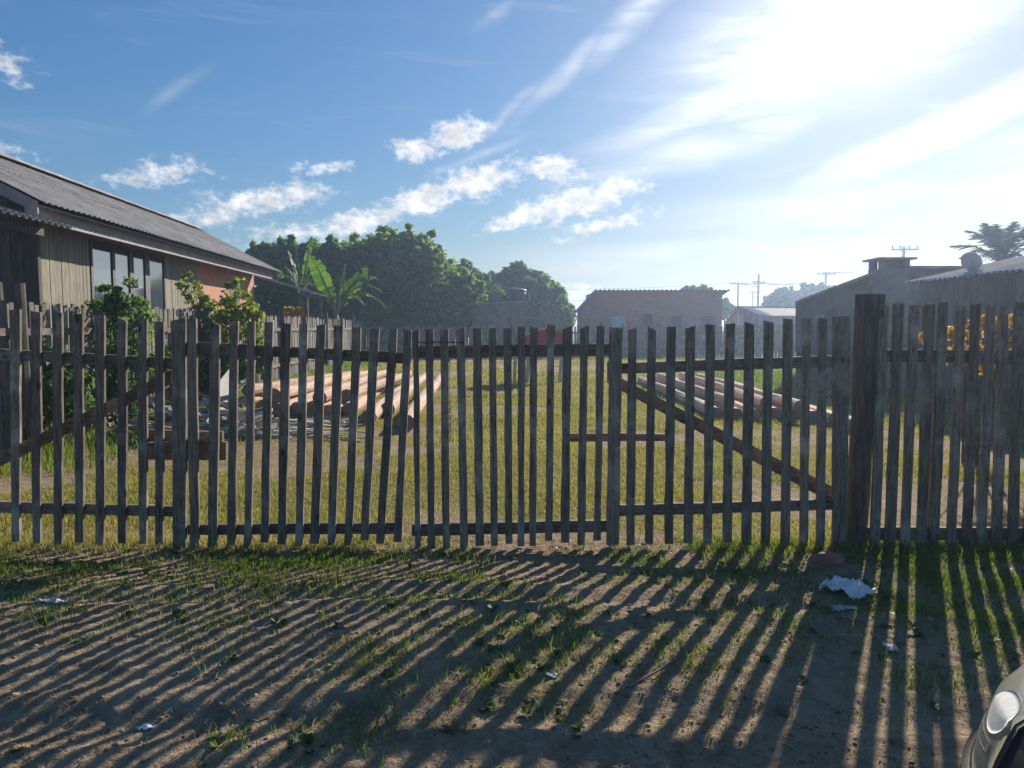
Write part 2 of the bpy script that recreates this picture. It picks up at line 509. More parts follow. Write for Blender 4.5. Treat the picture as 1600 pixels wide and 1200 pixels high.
class MB:
    """collects world-space shapes; build() links them as one mesh object"""
    def __init__(self):
        self.v, self.f, self.mi = [], [], []

    def add(self, vs, fs, mi=0):
        n = len(self.v)
        self.v += [Vector(x) for x in vs]
        self.f += [tuple(i + n for i in f) for f in fs]
        self.mi += [mi] * len(fs)
        return self

    def box(self, c, s, rot=None, mi=0):
        c = Vector(c)
        vs = []
        for dx in (-.5, .5):
            for dy in (-.5, .5):
                for dz in (-.5, .5):
                    p = Vector((dx * s[0], dy * s[1], dz * s[2]))
                    vs.append(c + (rot @ p if rot else p))
        fs = [(0, 1, 3, 2), (4, 6, 7, 5), (0, 4, 5, 1), (2, 3, 7, 6), (0, 2, 6, 4), (1, 5, 7, 3)]
        return self.add(vs, fs, mi)

    def hexa(self, q, mi=0):
        """8 corner points: 4 of one end then the 4 matching of the other"""
        fs = [(3, 2, 1, 0), (4, 5, 6, 7), (0, 1, 5, 4), (1, 2, 6, 5), (2, 3, 7, 6), (3, 0, 4, 7)]
        return self.add(q, fs, mi)

    def beam(self, a, b, wd, th, upv=(0, 0, 1), mi=0):
        a, b = Vector(a), Vector(b)
        d = (b - a).normalized()
        s = d.cross(Vector(upv))
        if s.length < 1e-4: s = d.cross(Vector((1, 0, 0)))
        s.normalize()
        u = s.cross(d)
        q = []
        for p in (a, b):
            q += [p - s * wd / 2 - u * th / 2, p + s * wd / 2 - u * th / 2, p + s * wd / 2 + u * th / 2, p - s * wd / 2 + u * th / 2]
        return self.hexa(q, mi)

    def tube(self, pts, rads, seg=8, cap=True, mi=0, cap_mi=None, jit=0.0):
        pts = [Vector(p) for p in pts]
        vs, fs = [], []
        prev = None
        for i, p in enumerate(pts):
            d = (pts[min(i + 1, len(pts) - 1)] - pts[max(i - 1, 0)]).normalized()
            ref = prev if prev is not None else (Vector((0, 0, 1)) if abs(d.z) < .9 else Vector((1, 0, 0)))
            s = d.cross(ref)
            if s.length < 1e-5: s = d.cross(Vector((0, 1, 0)))
            s.normalize()
            u = s.cross(d)
            prev = u
            for k in range(seg):
                a = 2 * math.pi * k / seg
                r = rads[i] * (1 + (R.uniform(-jit, jit) if jit else 0))
                vs.append(p + (s * math.cos(a) + u * math.sin(a)) * r)
        for i in range(len(pts) - 1):
            for k in range(seg):
                k2 = (k + 1) % seg
                fs.append((i * seg + k, (i + 1) * seg + k, (i + 1) * seg + k2, i * seg + k2))
        n0 = len(self.f)
        self.add(vs, fs, mi)
        if cap:
            m2 = mi if cap_mi is None else cap_mi
            o = len(self.v) - len(vs)
            self.f.append(tuple(o + k for k in range(seg))); self.mi.append(m2)
            self.f.append(tuple(o + (len(pts) - 1) * seg + seg - 1 - k for k in range(seg))); self.mi.append(m2)
        return self

    def build(self, name, mat, parent=None, loc=None, smooth=False, uv=None):
        org = Vector(loc) if loc is not None else (base(parent) if parent else Vector((0, 0, 0)))
        me = mesh(name, [x - org for x in self.v], self.f, mat, smooth)
        if any(self.mi):
            me.polygons.foreach_set('material_index', self.mi)
        if uv:
            l = me.uv_layers.new()
            for lp in me.loops:
                l.data[lp.index].uv = uv(self.v[lp.vertex_index])
        return link(name, me, parent, org)


def np_mesh(name, V, Fc, mat, parent=None, loc=(0, 0, 0), n=3):
    """fast mesh from numpy arrays (faces all with n corners)"""
    V = np.asarray(V, np.float32) - np.asarray(loc, np.float32)
    Fc = np.asarray(Fc, np.int32)
    me = bpy.data.meshes.new(name)
    me.vertices.add(len(V))
    me.vertices.foreach_set('co', V.ravel())
    me.loops.add(Fc.size)
    me.loops.foreach_set('vertex_index', Fc.ravel())
    me.polygons.add(len(Fc))
    me.polygons.foreach_set('loop_start', np.arange(0, Fc.size, n, dtype=np.int32))
    me.materials.append(M[mat])
    me.update(calc_edges=True)
    o = link(name, me, parent, loc)
    return o


# ------------------------------------------------------------------ ground
_TAB = np.random.RandomState(5).rand(256, 256)


def vnoise(x, y, s):
    x = np.asarray(x, float) * s; y = np.asarray(y, float) * s
    xi, yi = np.floor(x).astype(int), np.floor(y).astype(int)
    fx, fy = x - xi, y - yi
    fx = fx * fx * (3 - 2 * fx); fy = fy * fy * (3 - 2 * fy)
    a = _TAB[xi & 255, yi & 255]; b = _TAB[(xi + 1) & 255, yi & 255]
    c = _TAB[xi & 255, (yi + 1) & 255]; d = _TAB[(xi + 1) & 255, (yi + 1) & 255]
    return (a * (1 - fx) + b * fx) * (1 - fy) + (c * (1 - fx) + d * fx) * fy - .5


def sstep(x, a, b):
    t = np.clip((np.asarray(x, float) - a) / (b - a), 0, 1)
    return t * t * (3 - 2 * t)


FY = 5.08        # depth of the front fence


def gz(x, y):
    x = np.asarray(x, float); y = np.asarray(y, float)
    far = sstep(y, 30, 60)
    z = vnoise(x, y, .35) * .05 * (1 - far) + vnoise(x + 9, y + 3, 1.1) * .022
    z = z * sstep(np.abs(y - FY), 0.0, 1.2)
    fg = 1 - sstep(y, 7, 9)
    clod = vnoise(x + 4, y, 4.1) * .007 + vnoise(x, y + 7, 11) * .006 + vnoise(x + 2, y, 23) * .011 + vnoise(x, y + 5, 43) * .012
    z = z + clod * (.25 + .75 * fg) * (1 - sstep(y, 25, 40))
    hump = .10 * sstep(-y, -FY + .05, -3.75) * (1 - .75 * sstep(-y, -3.5, -2.3)) * (1 - sstep(x, -.8, 1.6))
    for ry in (2.75, 3.95):
        c = ry + .05 * np.sin(x * .9) + .04 * x * .3
        z = z - .022 * np.exp(-((y - c) / .10) ** 2) + .008 * np.exp(-((np.abs(y - c) - .17) / .06) ** 2)
    return z + hump


def ground():
    xs = np.concatenate([[-600, -300, -150, -80, -50, -35], np.arange(-26, -8, .9), np.arange(-8, -3.6, .12), np.arange(-3.6, 3.6, .017),
                         np.arange(3.6, 8, .12), np.arange(8, 27, .9), [35, 50, 80, 150, 300, 600]])
    ys = np.concatenate([[-60, -30, -15, -8, -5, -3], np.arange(-2, 2.2, .2), np.arange(2.2, 5.6, .017), np.arange(5.6, 9, .06), np.arange(9, 16, .14),
                         np.arange(16, 45, .5), np.arange(45, 100, 5), [120, 160, 220, 320, 460, 700]])
    X, Y = np.meshgrid(xs, ys)
    Z = gz(X, Y)
    nx, ny = len(xs), len(ys)
    V = np.stack([X.ravel(), Y.ravel(), Z.ravel()], 1)
    i = np.arange(nx - 1)[None, :] + nx * np.arange(ny - 1)[:, None]
    Fc = np.stack([i, i + 1, i + 1 + nx, i + nx], -1).reshape(-1, 4)
    o = np_mesh('ground', V, Fc, 'ground', n=4)
    o.data.polygons.foreach_set('use_smooth', np.ones(len(Fc), bool))
    at = o.data.attributes.new('turf', 'FLOAT', 'POINT')
    t = turf_mask(X.ravel(), Y.ravel())
    at.data.foreach_set('value', t.astype(np.float32))
    tag(o, kind='structure')
    return o


# foreground green patches: photo px centre -> ground ellipses (x, y, rx, ry, amount)
PATCH = []
for (u, v, rx, ry, a) in [(90, 895, .75, .30, 1.0), (10, 930, .4, .3, .6), (470, 880, .9, .32, .75), (360, 930, .7, .35, .5), (800, 1010, .45, .35, .55),
                          (830, 1100, .42, .28, .8), (700, 960, .5, .3, .3), (1110, 900, .55, .3, .7), (1000, 870, .4, .2, .7), (1240, 850, .5, .18, 1.0),
                          (1440, 940, .55, .75, .85), (1540, 900, .7, .8, .85), (1180, 960, .35, .45, .5), (1030, 1030, .3, .25, .35), (420, 1010, .5, .3, .35),
                          (1240, 990, .3, .4, .35), (1500, 880, 1.0, .25, .8), (140, 850, 1.0, .12, .6), (230, 1010, .4, .2, .2)]:
    g = G(u, v)
    PATCH.append((g.x, g.y, rx, ry, a))


def fg_green(x, y):
    m = .30 * sstep(vnoise(x + 70, y + 9, 1.3) + .6 * vnoise(x + 5, y, 4.2), .0, .35)
    for (cx, cy, rx, ry, a) in PATCH:
        m = np.maximum(m, a * np.exp(-(((x - cx) / rx) ** 2 + ((y - cy) / ry) ** 2)))
    return m


def bare(x, y):
    n = vnoise(x + 31, y + 17, .55) + .6 * vnoise(x, y + 11, 1.7)
    return sstep(n, .0, .28)


def turf_mask(x, y):
    lot = sstep(y, FY + .1, FY + .7)
    t = lot * (1 - .85 * bare(x, y))
    # worn strip inside the gate
    g = np.exp(-(((x + .5) / .6) ** 2 + ((y - FY - .5) / .9) ** 2))
    t = t * (1 - .8 * g)
    return np.maximum(t, fg_green(x, y) * .75 * (1 - lot))


ground()


def blades(name, x, y, h, wd, lean, mat, parent=None, label=None, zoff=0.0, cat=None):
    """grass: every blade a bent two-triangle strip"""
    n = len(x)
    z = gz(x, y) + zoff
    a = NR.rand(n) * 2 * np.pi
    la = NR.rand(n) * 2 * np.pi
    ll = lean * (.3 + NR.rand(n)) * h
    dx, dy = np.cos(a) * wd / 2, np.sin(a) * wd / 2
    b0 = np.stack([x - dx, y - dy, z - .006], 1); b1 = np.stack([x + dx, y + dy, z - .006], 1)
    mx, my, mz = x + np.cos(la) * ll * .35, y + np.sin(la) * ll * .35, z + h * .62
    m0 = np.stack([mx - dx * .7, my - dy * .7, mz], 1); m1 = np.stack([mx + dx * .7, my + dy * .7, mz], 1)
    t = np.stack([x + np.cos(la) * ll, y + np.sin(la) * ll, z + h], 1)
    V = np.stack([b0, b1, m0, m1, t], 1).reshape(-1, 3)
    k = np.arange(n)[:, None] * 5
    Fc = np.concatenate([k + [0, 1, 3], k + [0, 3, 2], k + [2, 3, 4]], 1).reshape(-1, 3)
    o = np_mesh(name, V, Fc, mat, parent)
    tag(o, label, cat, kind='stuff')
    return o


# ------------------------------------------------------------------ front gates and fence
PT = .026


def picket_mesh(mb, a0, a1, b0, b1, th, lev=6, jit=.0035, dy=0.0):
    """a0,a1 top-left/right, b0,b1 bottom-left/right points on the front face"""
    tl_, tr_ = R.uniform(-.004, .004), R.uniform(-.004, .004)
    if R.random() < .28:
        if R.random() < .5: tl_ -= R.uniform(.008, .026)
        else: tr_ -= R.uniform(.008, .026)
    vs, fs = [], []
    for i in range(lev + 1):
        t = i / lev
        l = a0.lerp(b0, t); r = a1.lerp(b1, t)
        j1, j2 = R.uniform(-jit, jit), R.uniform(-jit, jit)
        yy = R.uniform(-.002, .002) + dy
        zl, zr = (tl_, tr_) if i == 0 else (0, 0)
        bw = .004
        vs += [Vector((l.x + j1, l.y + yy + bw * .5, l.z + zl)), Vector((l.x + j1 + bw, l.y + yy, l.z + zl)),
               Vector((r.x + j2 - bw, r.y + yy, r.z + zr)), Vector((r.x + j2, r.y + yy + bw * .5, r.z + zr)),
               Vector((r.x + j2, r.y + yy + th, r.z + zr)), Vector((l.x + j1, l.y + yy + th, l.z + zl))]
    n = 6
    for i in range(lev):
        for k in range(n):
            k2 = (k + 1) % n
            fs.append((i * n + k, (i + 1) * n + k, (i + 1) * n + k2, i * n + k2))
    fs.append(tuple(range(n)))
    fs.append(tuple(lev * n + n - 1 - k for k in range(n)))
    mb.add(vs, fs)


def px_picket(parent, tl, tr, ty, bl, br, by, name='picket', label=None, th=PT, Yf=None, mat='fence_wood'):
    Yf = FY - PT - .003 if Yf is None else Yf
    mb = MB()
    picket_mesh(mb, P(tl, ty, Yf), P(tr, ty, Yf), P(bl, by, Yf), P(br, by, Yf), th)
    o = mb.build(name, mat, parent)
    if label: tag(o, label)
    return o


def px_rail(parent, u0, t0, b0, u1, t1, b1, name='rail', Yf=None, th=.04, lev=8, mat='rail_wood'):
    """a rail seen from (u0, top t0, bottom b0) to (u1, ...), front face at Yf"""
    Yf = FY + .001 if Yf is None else Yf
    mb = MB()
    A0, A1, B0, B1 = P(u0, t0, Yf), P(u0, b0, Yf), P(u1, t1, Yf), P(u1, b1, Yf)
    vs, fs = [], []
    for i in range(lev + 1):
        t = i / lev
        j, j2 = R.uniform(-.003, .003), R.uniform(-.003, .003)
        a = A0.lerp(B0, t) + Vector((0, 0, j)); b = A1.lerp(B1, t) + Vector((0, 0, j2))
        vs += [a, b, b + Vector((0, th, 0)), a + Vector((0, th, 0))]
    for i in range(lev):
        for k in range(4):
            k2 = (k + 1) % 4
            fs.append((i * 4 + k, i * 4 + k2, (i + 1) * 4 + k2, (i + 1) * 4 + k))
    fs += [(3, 2, 1, 0), tuple(lev * 4 + k for k in range(4))]
    mb.add(vs, fs)
    return mb.build(name, mat, parent)


def gloc(u):
    p = P(u, 855, FY)
    return (p.x, FY, 0)


# panel A: leftmost gate leaf with a rising brace
gA = empty('picket_gate', gloc(140), 'weathered picket gate leaf with brace rising to the right, beside the leafy shrub', 'gate', 'leaves of the picket gate')
for t in [(-134, -119, 480, -132, -119, 850), (-101, -87, 481, -100, -86, 852), (-68, -53, 483, -66, -53, 850), (-35, -20, 482, -33, -20, 851),
          (15, 31, 484, 17, 29.5, 847), (48, 63, 485.5, 50, 62.5, 850), (82, 95.5, 488, 84, 96.5, 851), (114, 128, 491, 117, 130, 848),
          (148, 162, 493.6, 149, 162, 852), (183, 196.5, 496, 184, 196.5, 849), (214.5, 229, 499, 217, 228.5, 850), (241, 255, 502, 241.5, 254, 851)]:
    px_picket(gA, *t)
px_picket(gA, 268, 288.5, 497.5, 270, 290, 857, 'end_board', 'wide board closing the gate leaf', th=.032)
px_rail(gA, -160, 537, 555, 272, 559, 576)
px_rail(gA, -160, 780, 797, 274, 791, 808)
px_rail(gA, -150, 779, 800, 268, 578, 598, 'brace', Yf=FY + .043, th=.03)
# bar that bolts leaf A to leaf B
gb = empty('gate_latch', P(290, 719, FY + .045), 'pair of short dark boards bolting the two gate leaves together', 'gate latch')
px_rail(gb, 226, 671, 689, 347, 675, 691, 'board', Yf=FY + .075, th=.035, lev=3)
px_rail(gb, 226, 692, 718, 353, 691, 719.5, 'board', Yf=FY + .08, th=.045, lev=3)

gB = empty('picket_gate', gloc(460), 'sagging picket gate leaf in front of the orange logs', 'gate', 'leaves of the picket gate')
for t in [(290.5, 306, 497.7, 297, 311, 855), (328, 343, 501.7, 325, 339, 855), (358, 372, 502, 354, 367, 856), (386, 398, 502, 381, 392.5, 856),
          (413, 426, 504, 407, 419, 848), (439, 453.5, 505, 433, 446, 851), (468, 481, 506, 461, 472.5, 852), (494, 508.5, 506, 484, 498, 850),
          (522, 536, 508, 511, 523.5, 852), (551, 564, 511, 538, 549.5, 852), (578.5, 592, 514, 563, 575, 844.5), (608, 621, 515, 588, 600, 849.5),
          (631, 643.3, 516, 615, 627, 847)]:
    px_picket(gB, *t)
px_rail(gB, 293, 534, 551, 641, 551, 569)
px_rail(gB, 293, 820, 836, 628, 817, 834)

gC = empty('picket_gate', gloc(800), 'upright picket gate leaf with a chain hanging on it, in front of the red stand', 'gate', 'leaves of the picket gate')
for t in [(644.5, 654, 515, 648, 657.5, 856), (665, 677, 514, 668, 679.5, 856), (687, 700, 514, 692, 703.5, 856), (713, 726, 513, 719, 732, 856),
          (738, 752, 513, 743, 756, 853), (764, 775, 513, 767, 778.5, 853), (787, 799.5, 513, 789, 801, 850), (809, 821, 511, 809, 818.5, 854),
          (828, 840, 511, 827, 838, 853), (855.5, 867, 508, 852, 863, 845), (880, 893, 509, 876, 889, 848), (907, 920, 509, 902, 914, 852), (933, 944, 509, 928, 939, 845)]:
    px_picket(gC, *t)
px_rail(gC, 645, 540, 559.5, 952, 536.5, 555.5)
px_rail(gC, 643, 819, 838, 950, 813, 831)
gbar = empty('gate_bar', P(966, 689, FY + .05), 'thin horizontal bar joining two gate leaves at mid height', 'gate bar')
px_rail(gbar, 889, 677.5, 690, 1043, 678, 689.5, 'bar', Yf=FY + .046, th=.03, lev=4)

gD = empty('picket_gate', gloc(1140), 'picket gate leaf with brace falling to the right, beside the thick round post', 'gate', 'leaves of the picket gate')
px_picket(gD, 953, 972.5, 511, 948, 967, 852, 'end_board', 'wide board closing the gate leaf', th=.032)
for t in [(982, 995, 511, 979, 991.5, 852), (1013, 1025, 511.5, 1008, 1021, 850), (1043, 1056, 510, 1039, 1052, 850), (1073, 1087, 508, 1069, 1082.5, 849),
          (1104, 1117.5, 507, 1100, 1113, 850), (1135, 1148.5, 505.5, 1130, 1143.5, 848), (1164.5, 1179, 503, 1160, 1174.5, 851), (1195, 1209, 502, 1190, 1204, 851),
          (1225, 1239, 498.5, 1221, 1234.5, 852), (1255, 1268, 497.5, 1250.5, 1262.5, 852), (1280, 1293.5, 496, 1276, 1289, 853)]:
    px_picket(gD, *t)
px_picket(gD, 1304, 1329, 494, 1302, 1323, 857, 'end_board', 'wide board at the hinge side', th=.032)
px_rail(gD, 970, 567, 584, 1306, 555.5, 574)
px_rail(gD, 965, 789.5, 806.5, 1306, 780, 797)
px_rail(gD, 968, 590, 610, 1306, 763, 788, 'brace', Yf=FY + .043, th=.03)
px_rail(gD, 950, 565, 599, 958, 566, 598, 'hinge_block', Yf=FY + .001, th=.05, lev=2)

# thick round gate post
pp = empty('gate_post', tuple(P(1338, 866, FY + .07)), 'thick round rough wooden gate post, taller than the pickets', 'post')
mb = MB()
pts, rr = [], []
for i in range(9):
    t = i / 8
    c = P(1360 * (1 - t) + 1337 * t, 460 * (1 - t) + 870 * t, FY + .075)
    pts.append(c + Vector((R.uniform(-.006, .006), R.uniform(-.006, .006), 0))); rr.append((.094 * (1 - t) + .066 * t))
mb.tube(pts, rr, 14, True, jit=.04)
mb.build('post_shaft', 'post_wood', pp, smooth=False)

# right hand fence
fE = empty('picket_fence', gloc(1480), 'tall close-set picket fence in front of the dark plank shed', 'fence')
k = 0
for cx in [142, 207, 272, 341, 397, 471, 536, 599, 661, 729, 795, 860, 921, 990, 1050, 1117, 1180, 1243, 1310, 1376]:
    lean = .04 if cx < 600 else .03
    top = 1320 + (cx + lean * 705) / 2.729
    bot = 1320 + (cx - lean * 320) / 2.729
    wd = R.uniform(6.6, 7.8)
    px_picket(fE, top - wd, top + wd, R.uniform(472, 479), bot - wd, bot + wd, R.uniform(852, 857))
    if k == 3:
        px_picket(fE, 1445, 1456, 474, 1452, 1461, 850, Yf=FY + .045)
    k += 1
px_rail(fE, 1362, 546, 566, 1850, 549, 570)
px_rail(fE, 1352, 824, 844, 1850, 826, 846)

# left boundary post out of the picture
mb = MB()
c = P(-180, 860, FY + .05)
mb.tube([c + Vector((0, 0, -.05)), c + Vector((.02, 0, .8)), c + Vector((0, .02, 1.7))], [.075, .07, .065], 10, jit=.05)
mb.build('gate_post', 'post_wood', loc=(c.x, c.y, 0))
tag(bpy.data.objects['gate_post.001'], 'round wooden gate post at the far left end of the gate', 'post')

# chain on leaf C: links
ch = empty('chain', tuple(P(702, 560, FY + .05)), 'rusty chain hanging down from the middle gate leaf', 'chain')
v = 552
i = 0
while v < 690:
    c = P(702 + math.sin(v * .05) * 1.2, v, FY + .055)
    mb = MB()
    ring = []
    for q in range(9):
        a = 2 * math.pi * q / 8
        ax = Vector((1, 0, 0)) if i % 2 else Vector((.3, .95, 0))
        ring.append(c + ax * math.cos(a) * .008 + Vector((0, 0, 1)) * math.sin(a) * .0155)
    mb.tube(ring, [.0028] * 9, 5, False)
    mb.build('link', 'metal', ch, smooth=True)
    v += 5.6
    i += 1
# wire tied across three pickets
mb = MB()
mb.tube([P(u, 535 + math.sin(u) * .6, FY - PT - .009) for u in range(652, 732, 8)], [.0035] * 10, 5)
o = mb.build('tie_wire', 'metal', loc=tuple(P(690, 535, FY - .04)))
tag(o, 'thin wire tied across the tops of three pickets', 'wire')


# ------------------------------------------------------------------ side fence along the left boundary
def sf_x(y): return -5.55 - .047 * y


def picket_proto(name, h, wd, th, mat):
    mb = MB()
    picket_mesh(mb, Vector((-wd / 2, 0, h)), Vector((wd / 2, 0, h)), Vector((-wd / 2, 0, 0)), Vector((wd / 2, 0, 0)), th, 3, .004)
    me = mesh(name, mb.v, mb.f, mat)
    return me


SF = empty('picket_fence', (sf_x(20), 20, 0), 'long grey picket fence along the plank house and the shrubs', 'fence')
protos = [picket_proto('picket', h, wd, .02, 'side_wood') for h, wd in ((1.85, .10), (1.83, .09), (1.87, .105), (1.82, .095), (1.86, .085))]
y = 7.6
while y < 38.0:
    wd = R.uniform(.118, .135) if y < 12 else R.uniform(.128, .15)
    o = link('picket', R.choice(protos), SF, (sf_x(y), y, float(gz(sf_x(y), y)) - R.uniform(.0, .03)))
    o.rotation_euler = (R.uniform(-.015, .015), R.uniform(-.012, .012), math.pi / 2 + .047 + R.uniform(-.03, .03))
    y += wd
for z in (1.45, .45):
    y = 7.5
    while y < 38:
        y2 = min(38, y + 3.0)
        mb = MB()
        mb.beam((sf_x(y) + .035, y, z), (sf_x(y2) + .035, y2, z + R.uniform(-.03, .03)), .04, .09)
        mb.build('rail', 'rail_wood', SF)
        y = y2
for i, (yy, h) in enumerate([(9.05, 2.03), (12.1, 1.9), (15.2, 1.88), (18.5, 1.95), (21.4, 2.1), (24.2, 1.9), (27.5, 2.05), (30.5, 1.95), (33.5, 2.0), (37.0, 2.0)]):
    mb = MB()
    c = Vector((sf_x(yy) + .10, yy, 0))
    mb.tube([c + Vector((0, 0, -.05)), c + Vector((R.uniform(-.02, .02), 0, h * .5)), c + Vector((R.uniform(-.04, .04), 0, h))], [.075, .07, .065], 8, jit=.06)
    mb.build('post', 'post_wood', SF)
# tall post at the picture's left edge
c = P(6, 690, 9.0)
mb = MB()
mb.tube([Vector((c.x, 9.0, -.05)), Vector((c.x + .01, 9.0, 1.0)), Vector((c.x - .02, 9.0, P(6, 441, 9.0).z))], [.09, .085, .08], 10, jit=.05)
o = mb.build('fence_post', 'post_wood', loc=(c.x, 9.0, 0))
tag(o, 'tall thick wooden post behind the gate, beside the grey side fence', 'post')

# back fence of the lot
BFY = 38.5
BF = empty('picket_fence', (2, BFY, 0), 'distant dark paling fence closing the back of the lot', 'fence')
mb = MB()
x = sf_x(38)
while x < 17:
    wd = R.uniform(.09, .13)
    h = 1.55 + R.uniform(-.10, .10) + (.06 if x > 3 else 0)
    mb.box((x, BFY + R.uniform(-.01, .01), h / 2), (wd, .02, h), Matrix.Rotation(R.uniform(-.03, .03), 3, 'Y'))
    x += wd + (R.uniform(.005, .07) if x > 3 else R.uniform(.0, .03))
o = mb.build('palings', 'fence_wood', BF)
tag(o, kind='stuff')
for z in (.4, 1.25):
    mb = MB()
    mb.beam((sf_x(38), BFY + .035, z), (17, BFY + .035, z), .04, .09)
    mb.build('rail', 'rail_wood', BF)
x = sf_x(38) + .3
while x < 17:
    mb = MB()
    mb.tube([(x, BFY + .1, -.05), (x, BFY + .1, 1.75)], [.07, .065], 7)
    mb.build('post', 'post_wood', BF)
    x += 2.9


# ------------------------------------------------------------------ corrugated sheets
def corrugated(mb, A, B, C, wave=.177, amp=.026, sub=6, rows=3, th=.007, sag=0.0):
    """A->B runs along the eave (waves repeat along it), A->C runs up the slope"""
    A, B, C = Vector(A), Vector(B), Vector(C)
    e = B - A; s = C - A
    n = e.cross(s).normalized()
    if n.z < 0: n = -n
    cnt = max(2, int(round(e.length / wave * sub)))
    vs, fs = [], []
    for side in (0, 1):
        for r in range(rows + 1):
            for i in range(cnt + 1):
                t = i / cnt
                p = A + e * t + s * (r / rows)
                p = p + n * (math.sin(t * e.length / wave * 2 * math.pi) * amp - side * th)
                vs.append(p)
    N = (rows + 1) * (cnt + 1)
    w1 = cnt + 1
    for side in (0, 1):
        o = side * N
        for r in range(rows):
            for i in range(cnt):
                q = (o + r * w1 + i, o + r * w1 + i + 1, o + (r + 1) * w1 + i + 1, o + (r + 1) * w1 + i)
                fs.append(q if side == 0 else q[::-1])
    for r in (0, rows):
        for i in range(cnt):
            q = (r * w1 + i, N + r * w1 + i, N + r * w1 + i + 1, r * w1 + i + 1)
            fs.append(q if r == 0 else q[::-1])
    for i in (0, cnt):
        for r in range(rows):
            q = (r * w1 + i, (r + 1) * w1 + i, N + (r + 1) * w1 + i, N + r * w1 + i)
            fs.append(q if i == 0 else q[::-1])
    mb.add(vs, fs)


# ------------------------------------------------------------------ plank house on the left
def hx(y, d=0.0): return -6.52 - .058 * y - d       # eave line, d metres further from the lot


EZ, RZ, RD = 3.44, 4.93, 2.93      # eave height, ridge height, eave-to-ridge distance
HY0, HY1 = 11.75, 26.7             # roof from / to
WY0, WY1 = 13.1, 26.3              # wall from / to
WD = .9                            # wall behind the eave
HB = 2 * RD - WD                   # back wall
HOUSE = empty('plank_house', (hx(19, 3), 19, 0), 'low house of olive planks and orange brick under a grey corrugated roof', 'house')


def roof_z(d): return EZ + (RZ - EZ) * d / RD if d <= RD else RZ - (RZ - EZ) * (d - RD) / RD


# roof sheets, front slope and back slope, two courses each
NS = 14
for side in (0, 1):
    for i in range(NS):
        ya = HY0 + (HY1 - HY0) * i / NS
        yb = HY0 + (HY1 - HY0) * (i + 1) / NS + .09
        for c in (0, 1):
            d0, d1 = (0, RD * .56) if c == 0 else (RD * .50, RD - .03)
            up = .022 * c + .004 * (i % 2)
            if side == 0:
                A = (hx(ya, d0), ya, roof_z(d0) + up); B = (hx(yb, d0), yb, roof_z(d0) + up); C = (hx(ya, d1), ya, roof_z(d1) + up)
            else:
                D0, D1 = 2 * RD - d0, 2 * RD - d1
                A = (hx(ya, D0), ya, roof_z(d0) + up); B = (hx(yb, D0), yb, roof_z(d0) + up); C = (hx(ya, D1), ya, roof_z(d1) + up)
            mb = MB(); corrugated(mb, A, B, C, rows=2, amp=.014)
            mb.build('roof_sheet', 'roof', HOUSE, smooth=False)
# ridge caps
n = 14
for i in range(n):
    ya = HY0 - .03 + (HY1 - HY0 + .06) * i / n; yb = ya + (HY1 - HY0 + .06) / n + .06
    mb = MB()
    vs, fs = [], []
    for (yy, ex) in ((ya, 0), (yb, .008)):
        for q in range(7):
            d = (q - 3) / 3 * .34
            zz = RZ + .075 + ex - abs(d) * .42 + (.03 if q == 3 else 0)
            vs.append((hx(yy, RD + d), yy, zz))
        for q in range(7):
            d = (q - 3) / 3 * .34
            zz = RZ + .06 + ex - abs(d) * .42 + (.03 if q == 3 else 0)
            vs.append((hx(yy, RD + d), yy, zz))
    for q in range(6):
        fs += [(q, q + 1, 14 + q + 1, 14 + q), (7 + q + 1, 7 + q, 21 + q, 21 + q + 1), (q + 1, q, 7 + q, 7 + q + 1), (14 + q, 14 + q + 1, 21 + q + 1, 21 + q)]
    mb.add(vs, fs)
    mb.build('ridge_cap', 'roof', HOUSE)


def hbox(name, y0, y1, d0, d1, z0, z1, mat, parent=HOUSE, label=None):
    mb = MB()
    q = [(hx(y0, d0), y0, z0), (hx(y0, d1), y0, z0), (hx(y0, d1), y0, z1), (hx(y0, d0), y0, z1),
         (hx(y1, d0), y1, z0), (hx(y1, d1), y1, z0), (hx(y1, d1), y1, z1), (hx(y1, d0), y1, z1)]
    mb.hexa([Vector(p) for p in q])
    o = mb.build(name, mat, parent, uv=lambda p: (p.y if abs(p.x) > 0 else p.y, p.z))
    if label: tag(o, label)
    return o


# fascia boards
yy = HY0 + .05
while yy < HY1 - .2:
    y2 = min(HY1 - .06, yy + 4.9)
    hbox('fascia_board', yy, y2 - .01, .27, .305, EZ - .26, EZ - .015, 'fascia')
    yy = y2
# rake boards and the sloping soffit under the eave
for yy in (HY0 + .06, HY1 - .10):
    for sgn in (0, 1):
        mb = MB()
        for_d = (.11, RD) if sgn == 0 else (RD, 2 * RD - .11)
        q = []
        for d in for_d:
            z = roof_z(d)
            q += [Vector((hx(yy, d), yy, z - .24)), Vector((hx(yy + .035, d), yy + .035, z - .24)), Vector((hx(yy + .035, d), yy + .035, z - .05)), Vector((hx(yy, d), yy, z - .05))]
        mb.hexa(q)
        mb.build('rake_board', 'fascia', HOUSE)
mb = MB()
q = []
for d in (.11, WD - .01):
    for (yy) in (HY0 + .1, HY1 - .11):
        z = roof_z(d) - .1
        q.append(Vector((hx(yy, d), yy, z)))
q8 = [q[0], q[1], q[3], q[2]]
mb.hexa([p + Vector((0, 0, -.02)) for p in q8] + [p for p in q8])
mb.build('soffit', 'fascia', HOUSE)
